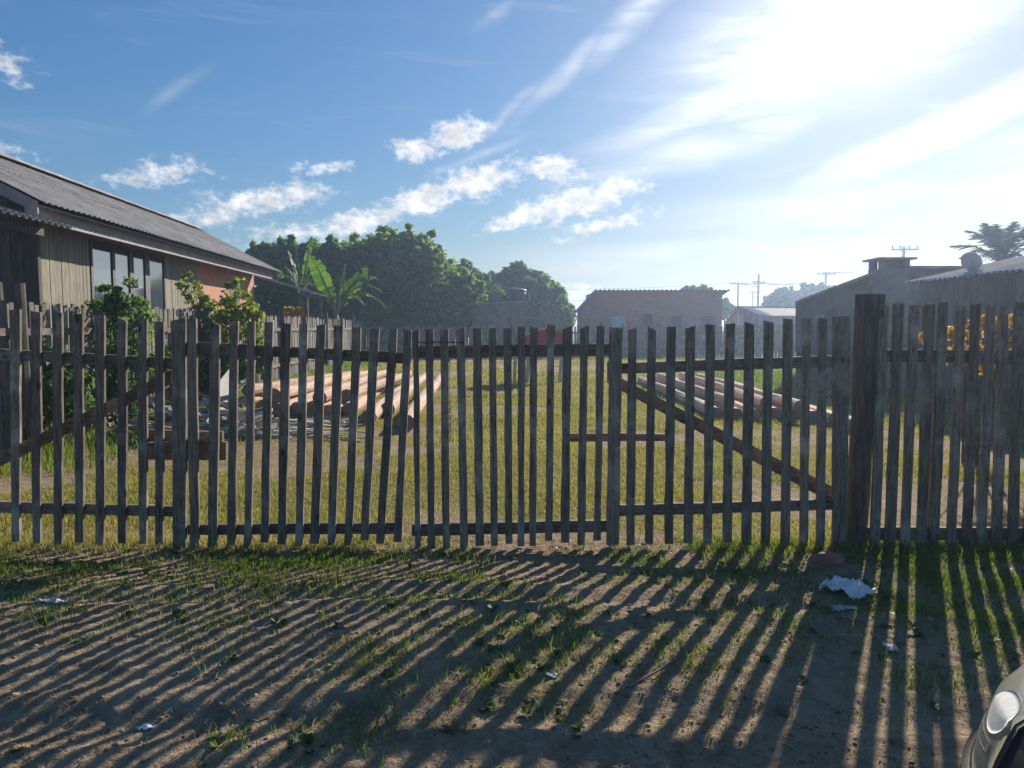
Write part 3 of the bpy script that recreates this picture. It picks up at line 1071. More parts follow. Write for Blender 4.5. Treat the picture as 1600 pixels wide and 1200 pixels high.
# core walls (behind the cladding)
WTOP = roof_z(WD) - .12
hbox('inner_wall', WY0 + .03, WY1 - .03, WD + .03, HB, 0, WTOP - .05, 'window_frame')
for yy in (WY0 + .03, WY1 - .13):
    mb = MB()
    q = [(hx(yy, WD + .03), yy, WTOP - .06), (hx(yy, HB), yy, WTOP - .06), (hx(yy, RD), yy, RZ - .12),
         (hx(yy + .1, WD + .03), yy + .1, WTOP - .06), (hx(yy + .1, HB), yy + .1, WTOP - .06), (hx(yy + .1, RD), yy + .1, RZ - .12)]
    mb.add(q, [(0, 1, 2), (5, 4, 3), (0, 3, 4, 1), (1, 4, 5, 2), (2, 5, 3, 0)])
    mb.build('gable', 'window_frame', HOUSE)
# plank cladding on the long wall
WIN0, WIN1, WINB, WINT = 15.0, 18.55, 1.25, 3.17
BR0 = 20.75
y = WY0
while y < BR0 - .05:
    y2 = min(BR0 - .002, y + R.uniform(.115, .135))
    pr = R.uniform(0, .012)
    if y2 > WIN0 - .04 and y < WIN1 + .04:
        hbox('plank', y, y2 - .009, WD - .012 - pr, WD + .026, 0, WINB - .05, 'plank_wall')
        hbox('plank', y, y2 - .009, WD - .012 - pr, WD + .026, WINT + .05, WTOP, 'plank_wall')
    else:
        hbox('plank', y, y2 - .009, WD - .012 - pr, WD + .026, 0, WTOP, 'plank_wall')
    y = y2
# gable planks (near end), shade put into their darker plank material
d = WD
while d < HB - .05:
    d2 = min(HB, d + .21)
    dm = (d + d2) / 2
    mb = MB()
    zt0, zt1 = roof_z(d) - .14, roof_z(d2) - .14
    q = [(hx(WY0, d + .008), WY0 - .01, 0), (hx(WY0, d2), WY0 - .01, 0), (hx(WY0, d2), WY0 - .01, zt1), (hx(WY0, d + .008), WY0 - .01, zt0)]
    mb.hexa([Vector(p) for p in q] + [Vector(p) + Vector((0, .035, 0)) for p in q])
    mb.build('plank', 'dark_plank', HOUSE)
    d = d2
# brick part of the wall
hbox('brick_wall', BR0, WY1, WD - .02, WD + .026, 0, WTOP, 'brick', label='orange hollow-brick end of the long wall')
hbox('brick_window', 23.6, 24.6, WD - .035, WD - .021, 1.9, 2.85, 'window_frame')
# far end wall in brick
mb = MB()
mb.hexa([Vector((hx(WY1, WD), WY1, 0)), Vector((hx(WY1, HB), WY1, 0)), Vector((hx(WY1, HB), WY1, WTOP)), Vector((hx(WY1, WD), WY1, WTOP)),
         Vector((hx(WY1, WD), WY1 + .05, 0)), Vector((hx(WY1, HB), WY1 + .05, 0)), Vector((hx(WY1, HB), WY1 + .05, WTOP)), Vector((hx(WY1, WD), WY1 + .05, WTOP))])
mb.build('end_wall', 'brick', HOUSE, uv=lambda p: (p.x, p.z))
# window: frame, mullions, panes
wnd = hbox('window', WIN0 - .04, WIN1 + .04, WD + .012, WD + .028, WINB - .05, WINT + .05, 'window_frame')
for (a, b) in ((WIN0 - .05, WIN0 + .03), (15.86, 15.98), (16.66, 16.86), (17.45, 17.70), (WIN1 - .02, WIN1 + .06)):
    hbox('mullion', a, b, WD - .03, WD + .011, WINB, WINT, 'window_frame', wnd)
for (a, b) in ((WINT, WINT + .07), (WINB - .07, WINB)):
    hbox('frame', WIN0 - .05, WIN1 + .06, WD - .034, WD + .011, a, b, 'window_frame', wnd)
for (a, b) in ((WIN0 + .031, 15.859), (15.981, 16.659), (16.861, 17.449), (17.701, WIN1 - .021)):
    hbox('pane', a, b, WD - .005, WD + .006, WINB + .001, WINT - .001, 'glass', wnd)
hbox('corner_board', WY0 - .02, WY0 + .06, WD - .045, WD + .03, 0, WTOP, 'dark_plank')

# porch in front of the near gable
for i in range(4):
    ya = 8.3 + i * 1.05; yb = ya + 1.13
    mb = MB()
    corrugated(mb, (hx(ya, -.05), ya, 3.13 + .004 * (i % 2)), (hx(yb, -.05), yb, 3.13 + .004 * (i % 2)), (hx(ya, 2.2), ya, 3.78), rows=2, amp=.03)
    mb.build('porch_sheet', 'roof', HOUSE)
hbox('porch_beam', 8.4, 12.4, .35, .43, 2.98, 3.10, 'dark_plank')
for yy in (8.5, 10.9):
    hbox('porch_post', yy, yy + .12, .34, .46, 0, 2.975, 'dark_plank')
hbox('door_frame', WY0 - .06, WY0 - .02, 1.95, 2.02, 0, 2.35, 'pale_wood')
# lean-to at the far end
for i in range(3):
    ya = 26.75 + i * 1.05; yb = ya + 1.12
    mb = MB()
    corrugated(mb, (hx(ya, -1.05), ya, 2.72), (hx(yb, -1.05), yb, 2.72), (hx(ya, 2.0), ya, 3.62), rows=2)
    mb.build('lean_to_sheet', 'roof', HOUSE)
hbox('lean_to_beam', 26.7, 29.8, -.80, -.72, 2.60, 2.70, 'dark_plank')
for yy in (27.0, 29.5):
    hbox('lean_to_post', yy, yy + .12, -.82, -.70, 0, 2.595, 'dark_plank')


# ------------------------------------------------------------------ dark plank shed on the right
SX, SZ, SY0, SY1 = 8.8, 2.5, 8.6, 17.0
SHED = empty('plank_shed', (SX + 1.5, 13, 0), 'dark plank shed with low corrugated roof behind the tall picket fence', 'shed')
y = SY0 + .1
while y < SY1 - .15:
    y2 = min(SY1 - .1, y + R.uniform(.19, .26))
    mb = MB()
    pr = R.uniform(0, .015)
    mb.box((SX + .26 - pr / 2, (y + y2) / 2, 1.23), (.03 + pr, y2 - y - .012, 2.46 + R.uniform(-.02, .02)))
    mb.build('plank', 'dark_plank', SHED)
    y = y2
mb = MB(); mb.box((SX + 1.5, (SY0 + SY1) / 2, 1.22), (2.4, SY1 - SY0 - .3, 2.44)); mb.build('inner_wall', 'window_frame', SHED)
for i in range(8):
    ya = SY0 + (SY1 - SY0) * i / 8; yb = SY0 + (SY1 - SY0) * (i + 1) / 8 + .07
    mb = MB(); corrugated(mb, (SX, ya, SZ + .004 * (i % 2)), (SX, yb, SZ + .004 * (i % 2)), (SX + 2.6, ya, SZ + .58), rows=2)
    mb.build('roof_sheet', 'roof', SHED)
x = SX + .3
while x < SX + 2.6:
    mb = MB(); mb.box((x + .1, SY1 - .06, 1.25 + (x - SX) * .1), (.19, .03, 2.5 + (x - SX) * .2)); mb.build('plank', 'dark_plank', SHED)
    x += .205
mb = MB(); mb.box((SX + .20, 12.8, 1.55), (.03, .8, .75)); mb.build('shutter', 'dark_plank', SHED)

# house with gable and chimney behind the shed
GY = 20.0


def gp(u, v, y=GY): return P(u, v, y)


RH = empty('gable_house', (10, 25, 0), 'dark gabled house with a broad chimney behind the plank shed', 'house')
prof = [gp(1243, 600), gp(1243, 474), gp(1300, 452), gp(1364, 428), gp(1412, 422), gp(1492, 422), gp(1560, 440), gp(1560, 600)]
prof[0].z = 0; prof[-1].z = 0
mb = MB()
bk = [p + Vector((4.6, 9, 0)) for p in prof]
n = len(prof)
mb.add(prof + bk, [tuple(range(n))[::-1], tuple(n + i for i in range(n))] + [(i, (i + 1) % n, n + (i + 1) % n, n + i) for i in range(n)])
mb.build('wall', 'plaster', RH, uv=lambda p: (p.x, p.z))
for i in range(1, 6):
    a, b = prof[i], prof[i + 1]
    e = (b - a).normalized() * .12
    a2, b2 = a - (e if i == 1 else e * 0), b + (e if i == 5 else e * 0)
    off = Vector((0, -.3, .02)); bo = Vector((4.6, 9.3, .02))
    q = [a2 + off, b2 + off, b2 + bo, a2 + bo]
    mb = MB()
    mb.hexa([p for p in q] + [p + Vector((0, 0, .07)) for p in q])
    mb.build('roof_slab', 'roof', RH)
mb = MB()
a, b = gp(1275, 492, GY - .03), gp(1287, 502, GY - .03)
mb.box(((a.x + b.x) / 2, GY - .02, (a.z + b.z) / 2), (b.x - a.x, .04, a.z - b.z)); mb.build('window', 'dish', RH)
CH = gp(1388, 440, GY - .38)
chim = empty('chimney_stack', tuple(CH), None)
chim.parent = RH; chim.location = Vector(CH) - base(RH)
cw = 44 / 1180 * (GY - .38)
ztop = gp(1388, 405, GY - .38).z
mb = MB(); mb.box((CH.x, CH.y, (ztop - .26) / 2), (cw, .7, ztop - .26)); mb.build('stack', 'plaster', chim)
for dx in (-1, 1):
    for dy in (-1, 1):
        mb = MB(); mb.box((CH.x + dx * (cw / 2 - .08), CH.y + dy * .26, ztop - .15), (.15, .17, .21)); mb.build('pier', 'plaster', chim)
mb = MB(); mb.box((CH.x + .05, CH.y, ztop - .15), (.3, .4, .21)); mb.build('flue', 'plaster', chim)
mb = MB(); mb.box((CH.x, CH.y, ztop - .015), (cw + .22, .95, .05)); mb.build('cap', 'roof', chim)

# satellite dish on the shed roof
dc = P(1518, 409, 15.6)
DI = empty('satellite_dish', (dc.x, dc.y, dc.z - .35), 'round grey satellite dish on the shed roof near the palm', 'satellite dish')
nrm = Vector((.75, .55, .40)).normalized()
s1 = nrm.cross(Vector((0, 0, 1))).normalized(); s2 = s1.cross(nrm)
vs, fs = [], []
for side in (0, 1):
    vs.append(dc - nrm * (.06 + .006 * side))
    for rr_ in (.5, 1.0):
        for q in range(20):
            a = 2 * math.pi * q / 20
            vs.append(dc + (s1 * math.cos(a) + s2 * math.sin(a)) * .205 * rr_ - nrm * (.06 * (1 - rr_ ** 2) + .006 * side))
for side in (0, 1):
    o = side * 41
    for q in range(20):
        q2 = (q + 1) % 20
        f1, f2 = (o, o + 1 + q, o + 1 + q2), (o + 1 + q, o + 21 + q, o + 21 + q2, o + 1 + q2)
        fs += [f1, f2] if side == 0 else [f1[::-1], f2[::-1]]
for q in range(20):
    q2 = (q + 1) % 20
    fs.append((21 + q, 62 + q, 62 + q2, 21 + q2))
mb = MB(); mb.add(vs, fs); mb.build('reflector', 'dish', DI, smooth=True)
mb = MB(); mb.tube([dc - nrm * .07, dc - nrm * .12 + Vector((0, 0, -.1)), Vector((dc.x - nrm.x * .12, dc.y - nrm.y * .12, dc.z - .5))], [.02] * 3, 6); mb.build('mast', 'dish', DI)
mb = MB(); mb.tube([dc - s2 * .2, dc + nrm * .28], [.008, .008], 5); mb.box(dc + nrm * .29, (.05, .05, .06)); mb.build('feed_arm', 'dish', DI)

# ------------------------------------------------------------------ small distant house
SH = empty('small_house', tuple(P(1190, 600, 48) * 1), 'small distant house with pale sheet roof below the power poles', 'house')
SH.location.z = 0; WLOC[SH] = Vector(SH.location)
A, B = P(1152, 478, 48), P(1246, 479.5, 53)
C, D = P(1187, 492, 46), P(1246, 494.5, 50.5)
E_ = P(1133, 502, 49.5); F_ = B + (E_ - A)
mb = MB(); corrugated(mb, C, D, A, wave=.3, amp=.03, sub=4, rows=1); mb.build('roof_plane', 'dish', SH)
mb = MB(); q = [A, B, F_, E_]; mb.hexa(q + [p + Vector((0, 0, -.06)) for p in q]); mb.build('roof_plane', 'roof', SH)
ins = lambda p: Vector((p.x, p.y, p.z - .08))
w1, w2, w3 = ins(C.lerp(A, .06)), ins(E_.lerp(A, .06)), ins(A)
bkv = (B - A)
pf = [Vector((w2.x, w2.y, 0)), w2, w3, w1, Vector((w1.x, w1.y, 0))]
pb = [p + bkv * .97 for p in pf]
for p in (pb[0], pb[4]): p.z = 0
mb = MB(); mb.add(pf + pb, [(4, 3, 2, 1, 0), (5, 6, 7, 8, 9)] + [(i, (i + 1) % 5, 5 + (i + 1) % 5, 5 + i) for i in range(5)])
mb.build('wall', 'plaster', SH)
for (u0, u1, v0, v1, yy, mt) in ((1153, 1161, 492, 512, 47.4, 'dish'), (1168, 1184, 503, 530, 46.4, 'window_frame')):
    a, b = P(u0, v0, yy), P(u1, v1, yy - .2)
    mb = MB(); mb.box(((a + b) / 2), (b.x - a.x, .3, a.z - b.z)); mb.build('window', mt, SH)

# ------------------------------------------------------------------ brick building at the back
BY = 45.0
BB = empty('brick_building', tuple(Vector((P(1020, 500, BY).x, BY + 3, 0))), 'dull red brick building with corrugated roof and a teal window', 'building')


def wallpoly(name, pts, mat, parent, depth, uvs=True):
    n = len(pts)
    mb = MB()
    bk = [p + Vector((0, depth, 0)) for p in pts]
    mb.add(pts + bk, [tuple(range(n))[::-1], tuple(n + i for i in range(n))] + [(i, (i + 1) % n, n + (i + 1) % n, n + i) for i in range(n)])
    return mb.build(name, mat, parent, uv=lambda p: (p.x + p.y, p.z))


a, b = P(931, 455, BY), P(1129, 455, BY)
wallpoly('wall', [Vector((a.x, BY, 0)), Vector((a.x, BY, a.z)), Vector((b.x, BY, b.z)), Vector((b.x, BY, 0))], 'brick_far', BB, 6)
c = P(904, 486, BY)
d2 = P(930.6, 455, BY)
wallpoly('side_wing', [Vector((c.x, BY + .02, 0)), Vector((c.x, BY + .02, c.z)), Vector((d2.x, BY + .02, d2.z)), Vector((d2.x, BY + .02, 0))], 'brick_far', BB, .9)
mb = MB(); mb.box((a.x + .1, BY - .04, a.z / 2), (.32, .1, a.z)); mb.build('pilaster', 'brick_far', BB, uv=lambda p: (p.x, p.z))
mb = MB()
corrugated(mb, (a.x - .1, BY - .35, a.z + .06), (b.x + .35, BY - .35, b.z + .06), (a.x - .1, BY + 6.3, a.z - .9), wave=.26, amp=.04, sub=6, rows=1)
mb.build('roof_sheet', 'roof', BB)
mb = MB()
q = [c + Vector((-.25, -.3, -.2)), d2 + Vector((0, -.3, .02)), d2 + Vector((0, 1.1, .02)), c + Vector((-.25, 1.1, -.2))]
mb.hexa(q + [p + Vector((0, 0, .07)) for p in q]); mb.build('wing_roof', 'roof', BB)


def far_window(parent, u0, v0, u1, v1, Y, mat, bars=2):
    a, b = P(u0, v0, Y), P(u1, v1, Y)
    c = (a + b) / 2
    mb = MB(); mb.box(c, (b.x - a.x, .06, a.z - b.z)); wn_ = mb.build('window', mat, parent)
    for i in range(bars + 1):
        x = a.x + (b.x - a.x) * i / bars
        mb = MB(); mb.box((x, Y - .045, c.z), (.05, .03, a.z - b.z)); mb.build('frame', 'window_frame' if mat != 'teal' else 'dish', wn_)


far_window(BB, 955, 494, 976, 511, BY - .03, 'teal', 3)
far_window(BB, 1008, 491, 1019, 512, BY - .03, 'window_frame', 1)
far_window(BB, 1050, 494, 1063, 514, BY - .03, 'window_frame', 1)
far_window(BB, 1098, 494, 1116, 514, BY - .03, 'window_frame', 1)

# low plastered building with a water tank
TY = 42.0
TB = empty('plastered_outbuilding', (P(780, 500, TY).x, TY + 2, 0), 'low plastered outbuilding between the round trees, carrying a water tank', 'building')
a, b = P(738, 476, TY), P(822, 473, TY)
wallpoly('wall', [Vector((a.x, TY, 0)), Vector((a.x, TY, a.z)), Vector((b.x, TY, b.z)), Vector((b.x, TY, 0))], 'plaster', TB, 4)
mb = MB()
q = [a + Vector((-.15, -.25, 0)), b + Vector((.1, -.25, 0)), b + Vector((.1, 4.2, 0)), a + Vector((-.15, 4.2, 0))]
mb.hexa(q + [p + Vector((0, 0, .07)) for p in q]); mb.build('roof_slab', 'roof', TB)
mb = MB(); mb.box((b.x - .15, TY - .04, b.z / 2), (.3, .1, b.z - .02)); mb.build('pilaster', 'plaster', TB)
mb = MB(); mb.box((P(826, 496, TY).x, TY + .2, P(826, 496, TY).z), (.55, .3, .05)); mb.build('ledge', 'dish', TB)
t0, t1 = P(791, 473, TY + .8), P(822, 473, TY + .8)
tx, tr = (t0.x + t1.x) / 2, (t1.x - t0.x) / 2
tz0, tz1 = P(800, 472.5, TY + .8).z + .09, P(800, 455, TY + .8).z
WT = empty('water_tank', (tx, TY + .8, tz0), 'dark blue round water tank with a domed lid on the outbuilding roof', 'water tank')
mb = MB(); mb.tube([(tx, TY + .8, tz0), (tx, TY + .8, (tz0 + tz1) / 2), (tx, TY + .8, tz1)], [tr * .82, tr * .92, tr], 20); mb.build('tank_body', 'tank', WT, smooth=True)
mb = MB(); mb.tube([(tx, TY + .8, tz1 + .005), (tx, TY + .8, tz1 + .06), (tx, TY + .8, tz1 + .14), (tx, TY + .8, tz1 + .19)], [tr * 1.08, tr * 1.06, tr * .7, tr * .2], 20); mb.build('lid', 'tank_lid', WT, smooth=True)
mb = MB(); mb.tube([(tx + tr * .9, TY + .75, tz1 - .1), (tx + tr * 1.3, TY + .75, tz1 - .1), (tx + tr * 1.35, TY + .75, tz0 + .02)], [.03] * 3, 6); mb.build('pipe', 'dish', WT)

# ------------------------------------------------------------------ power poles and lines
def pole(u, vtop, Y, arm_px, label, arms=((0.25, 1),), kind='wood', street=False):
    top = P(u, vtop, Y)
    o = empty('power_pole', (top.x, Y, 0), label, 'power pole', 'power poles behind the houses')
    r = .14
    mb = MB(); mb.tube([(top.x, Y, -.05), (top.x, Y, top.z * .5), (top.x, Y, top.z)], [r * 1.35, r * 1.15, r], 8); mb.build('pole_shaft', 'concrete', o)
    half = arm_px / 2 / F * Y
    ends = []
    for (dz, k) in arms:
        mb = MB(); mb.box((top.x, Y - r - .06, top.z - dz), (half * 2 * k, .12, .14)); mb.build('crossarm', 'concrete', o)
        for s in (-1, -.35, .35, 1):
            mb = MB(); mb.tube([(top.x + s * half * k * .95, Y - r - .06, top.z - dz + .07), (top.x + s * half * k * .95, Y - r - .06, top.z - dz + .32)], [.06, .07], 6)
            mb.build('insulator', 'insulator', o)
            ends.append(Vector((top.x + s * half * k * .95, Y - r - .06, top.z - dz + .32)))
    if street:
        for i, dz in enumerate((1.0, 1.7, 2.4, 3.1)):
            mb = MB(); mb.box((top.x - .5, Y, top.z - dz), (.9, .08, .08)); mb.build('bracket', 'concrete', o)
        mb = MB(); mb.tube([(top.x, Y, top.z - 4.6), (top.x - .9, Y, top.z - 4.4), (top.x - 1.6, Y, top.z - 4.7)], [.06, .06, .16], 6); mb.build('lamp_arm', 'concrete', o)
    return ends


e1 = pole(1153.5, 441, 120, 26, 'power pole with one crossarm, beside the corrugated brick building')
e2 = pole(1185.5, 428.5, 105, 4, 'tall bare power pole with stacked side brackets', arms=((1.3, 4),), street=True)
e3 = pole(1176, 456, 150, 22, 'thin distant power pole with one crossarm, half hidden by the tall bare pole')
e4 = pole(1195, 462, 140, 3, 'short stub of a distant power pole right of the bare pole', arms=((.3, 2),))
e5 = pole(1290.5, 425.5, 100, 28, 'power pole with one crossarm above the round distant trees')
e6 = pole(1412.5, 386, 70, 41, 'power pole with a wide crossarm rising behind the chimney')


def span(a, b, sag, i):
    mb = MB()
    pts = [a.lerp(b, t / 10) - Vector((0, 0, sag * 4 * (t / 10) * (1 - t / 10))) for t in range(11)]
    mb.tube(pts, [.022] * 11, 4, False)
    o = mb.build('power_line', 'wire', loc=tuple(a))
    tag(o, 'thin power line strung between the distant poles', 'power line', 'power lines between the poles')


for i in range(4):
    span(e6[i], e5[i], 1.0, i)
    span(e5[i], e2[i], 1.0, i)
    span(e2[i], e1[i], .5, i)
    span(e6[i], Vector((e6[i].x + 34, 48, e6[i].z + .6)), .8, i)
for i, (v0, v1) in enumerate(((436, 443), (446, 450), (456, 459), (468, 470))):
    span(P(1150, v0 + 6, 119), P(640, v1 + 2, 130), .9, i)

# ------------------------------------------------------------------ trees
def leaf_cloud(clumps, n, size, sub=26, subr=.34, squash=.9, up=.35, aspect=.55):
    """leaf quads gathered in sub-clumps over a set of clump spheres -> V, F"""
    cs = np.array([[*c, r] for c, r in clumps], float)
    wts = cs[:, 3] ** 2
    wts /= wts.sum()
    subs = []
    for (x, y, z, r), wt in zip(cs, wts):
        k = max(5, int(sub * wt * len(cs)))
        d = NR.normal(size=(k, 3)); d /= np.linalg.norm(d, axis=1)[:, None]
        rr_ = r * (.55 + .45 * NR.rand(k) ** .6)
        d[:, 2] *= squash
        subs.append(np.concatenate([np.array([x, y, z]) + d * rr_[:, None], np.full((k, 1), r * subr) * (.6 + .8 * NR.rand(k, 1)), np.full((k, 1), wt / k)], 1))
    S = np.concatenate(subs)
    pr = S[:, 4] / S[:, 4].sum()
    idx = NR.choice(len(S), n, p=pr)
    d = NR.normal(size=(n, 3)); d /= np.linalg.norm(d, axis=1)[:, None]
    c = S[idx, :3] + d * (S[idx, 3] * NR.rand(n) ** .45)[:, None] * np.array([1, 1, .8])
    nn = NR.normal(size=(n, 3)) * .6 + np.array([0, 0, up * 1.6]) + d * 1.3
    nn /= np.linalg.norm(nn, axis=1)[:, None]
    t = np.cross(nn, NR.normal(size=(n, 3))); t /= np.linalg.norm(t, axis=1)[:, None]
    b = np.cross(nn, t)
    s = (size * (.6 + .8 * NR.rand(n)))[:, None]
    fold = nn * s * .15
    V = np.stack([c - t * s, c - b * s * aspect + fold, c + t * s, c + b * s * aspect + fold], 1).reshape(-1, 3)
    k = np.arange(n)[:, None] * 4
    Fc = np.concatenate([k + [0, 1, 2], k + [0, 2, 3]], 1).reshape(-1, 3)
    return V, Fc


def tree(name, loc, clumps, n, size, mat, label, cat='tree', group=None, trunk=.22, stems=1, crown='crown', sub=34, subr=.27):
    loc = Vector(loc)
    o = empty(name, tuple(loc), label, cat, group)
    lc = list(clumps)
    if cat == 'tree':                                   # ragged outline: small sprays standing out of the clumps
        for c, r in clumps:
            for q in range(4):
                a, e = R.uniform(0, 6.28), R.uniform(-.1, 1.3)
                k_ = r * R.uniform(.95, 1.25)
                lc.append(((c[0] + math.cos(a) * math.cos(e) * k_, c[1] + math.sin(a) * math.cos(e) * k_, c[2] + math.sin(e) * k_), r * R.uniform(.16, .34)))
    V, Fc = leaf_cloud(lc, n, size, sub=sub, subr=subr)
    V[:, 2] = np.maximum(V[:, 2], .02)
    np_mesh(crown, V, Fc, mat, o, tuple(loc))
    mb = MB()
    fork = loc + Vector((0, 0, min(c[2] for c, r in clumps) * .55))
    if stems == 1:
        mb.tube([loc + Vector((0, 0, -.1)), loc.lerp(fork, .5) + Vector((.05, 0, 0)), fork], [trunk * 1.25, trunk, trunk * .85], 8, jit=.06)
    for c, r in clumps:
        c = Vector(c)
        st = fork if stems == 1 else loc + Vector((R.uniform(-.1, .1), R.uniform(-.1, .1), -.05))
        mid = st.lerp(c, .5) + Vector((R.uniform(-.1, .1), R.uniform(-.1, .1), R.uniform(0, .15))) * r
        mb.tube([st, mid, c], [trunk * .5, trunk * .34, trunk * .12], 6, False)
    mb.build('trunk' if stems == 1 else 'stems', 'trunk', o, smooth=True)
    return o


def pxc(lst, Y, spread=.8):
    out = []
    for (u, v, r) in lst:
        p = P(u, v, Y + R.uniform(-spread, spread))
        out.append(((p.x, p.y, p.z), r * Y / F))
    return out


def at(u, Y): return (P(u, 560, Y).x, Y, 0)


tree('broad_tree', at(628, 43), pxc([(625, 425, 58), (565, 432, 52), (684, 452, 52), (648, 392, 30), (545, 408, 32), (600, 395, 34), (716, 462, 30), (590, 470, 54),
     (655, 480, 55), (700, 488, 40), (545, 472, 48), (575, 404, 26), (668, 408, 26), (622, 384, 22), (610, 505, 40), (665, 507, 40), (715, 508, 26)], 43), 21000, .23, 'leaf_mid',
     'big dense round tree right of the banana plant', trunk=.28)
tree('broad_tree', at(820, 53), pxc([(800, 455, 34), (842, 470, 38), (775, 472, 34), (872, 490, 26), (812, 438, 24), (838, 444, 22), (790, 490, 40), (840, 498, 36), (884, 500, 16), (778, 445, 18)], 53),
     15000, .23, 'leaf_dark', 'round dark tree behind the water tank', trunk=.26)
tree('broad_tree', at(740, 50), pxc([(742, 448, 28), (716, 440, 22), (760, 470, 28), (735, 480, 30), (725, 422, 14)], 50),
     6500, .23, 'leaf_dark', 'smaller dark tree wedged between the two round trees', trunk=.2)
tree('broad_tree', at(440, 40), pxc([(402, 398, 15), (428, 402, 22), (455, 406, 26), (484, 404, 24), (505, 408, 22), (415, 425, 24), (450, 440, 36), (490, 445, 36), (425, 470, 34), (520, 400, 20), (470, 480, 36), (515, 470, 36)], 40),
     15000, .22, 'leaf_dark', 'dark loose tree behind the end of the plank house', trunk=.24)
tree('distant_tree', at(1222, 85), pxc([(1215, 468, 14), (1232, 464, 13), (1205, 476, 12), (1240, 474, 12)], 85), 3500, .24, 'leaf_dark', 'small distant tree beside the power pole stub', group='distant trees', trunk=.2)
tree('distant_tree', at(1270, 88), pxc([(1262, 464, 15), (1282, 458, 14), (1300, 462, 16), (1252, 474, 14), (1285, 474, 18)], 88), 4500, .24, 'leaf_dark', 'larger distant tree above the gabled house roof', group='distant trees', trunk=.2)
tree('distant_tree', at(1132, 70), pxc([(1131, 476, 9), (1138, 484, 10), (1128, 490, 10)], 70), 1500, .2, 'leaf_dark', 'distant bush-like tree at the corner of the brick building', group='distant trees', trunk=.14)
tree('distant_tree', at(1085, 62), pxc([(1072, 455, 8), (1098, 453, 9), (1086, 465, 14), (1108, 462, 10)], 62), 1600, .16, 'leaf_dark', 'thin treetop showing over the brick building roof', group='distant trees', trunk=.14)

# shrubs inside the lot along the side fence
tree('shrub', (-5.75, 11.2, 0), pxc([(186, 455, 24), (165, 490, 34), (205, 492, 34), (190, 530, 42), (160, 560, 40), (205, 580, 40), (172, 470, 22), (212, 468, 18), (150, 610, 40), (195, 625, 34)], 11.1, .25),
     5200, .047, 'leaf_shrub', 'tall leafy green shrub in front of the house window', 'shrub', stems=5, trunk=.05, crown='foliage', sub=20, subr=.42)
tree('shrub', (-6.0, 15.6, 0), pxc([(292, 440, 14), (305, 460, 20), (330, 500, 30), (318, 475, 18), (368, 452, 20), (372, 475, 26), (350, 500, 32), (385, 500, 24), (330, 540, 34), (372, 540, 34), (395, 520, 20), (300, 545, 22)], 15.5, .25),
     3000, .06, 'leaf_yellow', 'yellow-green bushy shrub before the orange brick wall', 'shrub', stems=5, trunk=.05, crown='foliage', sub=20, subr=.42)
tree('shrub', (-5.8, 15.0, 0), pxc([(330, 570, 30), (365, 575, 30), (395, 560, 24), (300, 580, 24), (405, 582, 16), (345, 590, 26)], 14.9, .25),
     3600, .055, 'leaf_shrub', 'low dark green shrub at the foot of the yellow-green one', 'shrub', stems=5, trunk=.04, crown='foliage', sub=20, subr=.42)
tree('shrub', (-5.75, 9.5, 0), pxc([(40, 600, 36), (70, 570, 34), (95, 610, 36), (60, 640, 34), (110, 640, 30), (30, 560, 24), (120, 590, 26), (20, 640, 30)], 9.4, .2),
     4600, .046, 'leaf_shrub', 'creeping dark shrub at the foot of the tall post', 'shrub', stems=5, trunk=.035, crown='foliage', sub=20, subr=.42)
tree('shrub', (-5.95, 13.3, 0), pxc([(255, 580, 24), (275, 560, 22), (238, 595, 22), (285, 590, 20)], 13.3, .2),
     2600, .042, 'leaf_shrub', 'small green shrub behind the scrap heap', 'shrub', stems=5, trunk=.03, crown='foliage', sub=20, subr=.42)
# golden shrub behind the tall fence on the right
tree('golden_shrub', at(1530, 8.3), pxc([(1441, 530, 9), (1485, 524, 14), (1512, 515, 14), (1540, 508, 18), (1560, 540, 16), (1586, 540, 16), (1520, 545, 14), (1590, 505, 14), (1545, 560, 24), (1500, 555, 18)], 8.2, .15),
     1500, .032, 'leaf_gold', 'golden leaved shrub glimpsed between the tall pickets', 'shrub', stems=5, trunk=.03, crown='foliage', sub=16, subr=.45)
tree('golden_shrub', at(448, 29), pxc([(446, 487, 7), (455, 486, 7), (466, 486, 7), (452, 500, 12), (464, 498, 10)], 29), 700, .10, 'leaf_gold', 'small orange-yellow bush showing over the side fence', 'shrub', stems=5, trunk=.04, crown='foliage')


# ------------------------------------------------------------------ banana plants
def banana_leaf(mb, root, tip, arch, width, torn=.35, roll=0.0):
    root, tip = Vector(root), Vector(tip)
    n = 14
    d = tip - root
    side = d.cross(Vector((0, 0, 1)))
    if side.length < 1e-3: side = Vector((1, 0, 0))
    side.normalize()
    side = (Matrix.Rotation(roll, 3, d.normalized()) @ side)
    mid = []
    for i in range(n + 1):
        t = i / n
        mid.append(root + d * t + Vector((0, 0, arch * math.sin(math.pi * t))))
    for s in (-1, 1):
        for i in range(2, n):
            t0, t1 = i / n, (i + 1) / n
            w0 = width * math.sin(math.pi * min(1, (t0 - .1) / .92)) ** .6
            w1 = width * math.sin(math.pi * min(1, max(0.0, (t1 - .1) / .92))) ** .6
            gap = R.random() < torn
            sh = R.uniform(.55, .85) if gap else 1
            droop = R.uniform(.0, .28) + (R.uniform(.1, .5) if gap else 0)
            a, b = mid[i], mid[i + 1]
            if gap: b = a.lerp(b, .8)
            fw = d.normalized() * width * .25
            dn = Vector((0, 0, -1))
            o0 = a + side * s * w0 * sh + fw + dn * w0 * droop
            o1 = a.lerp(mid[i + 1], sh) + side * s * w1 * sh + fw + dn * w1 * droop
            mb.add([a, b, o1, o0], [(0, 1, 2, 3)] if s > 0 else [(3, 2, 1, 0)])
    return mid


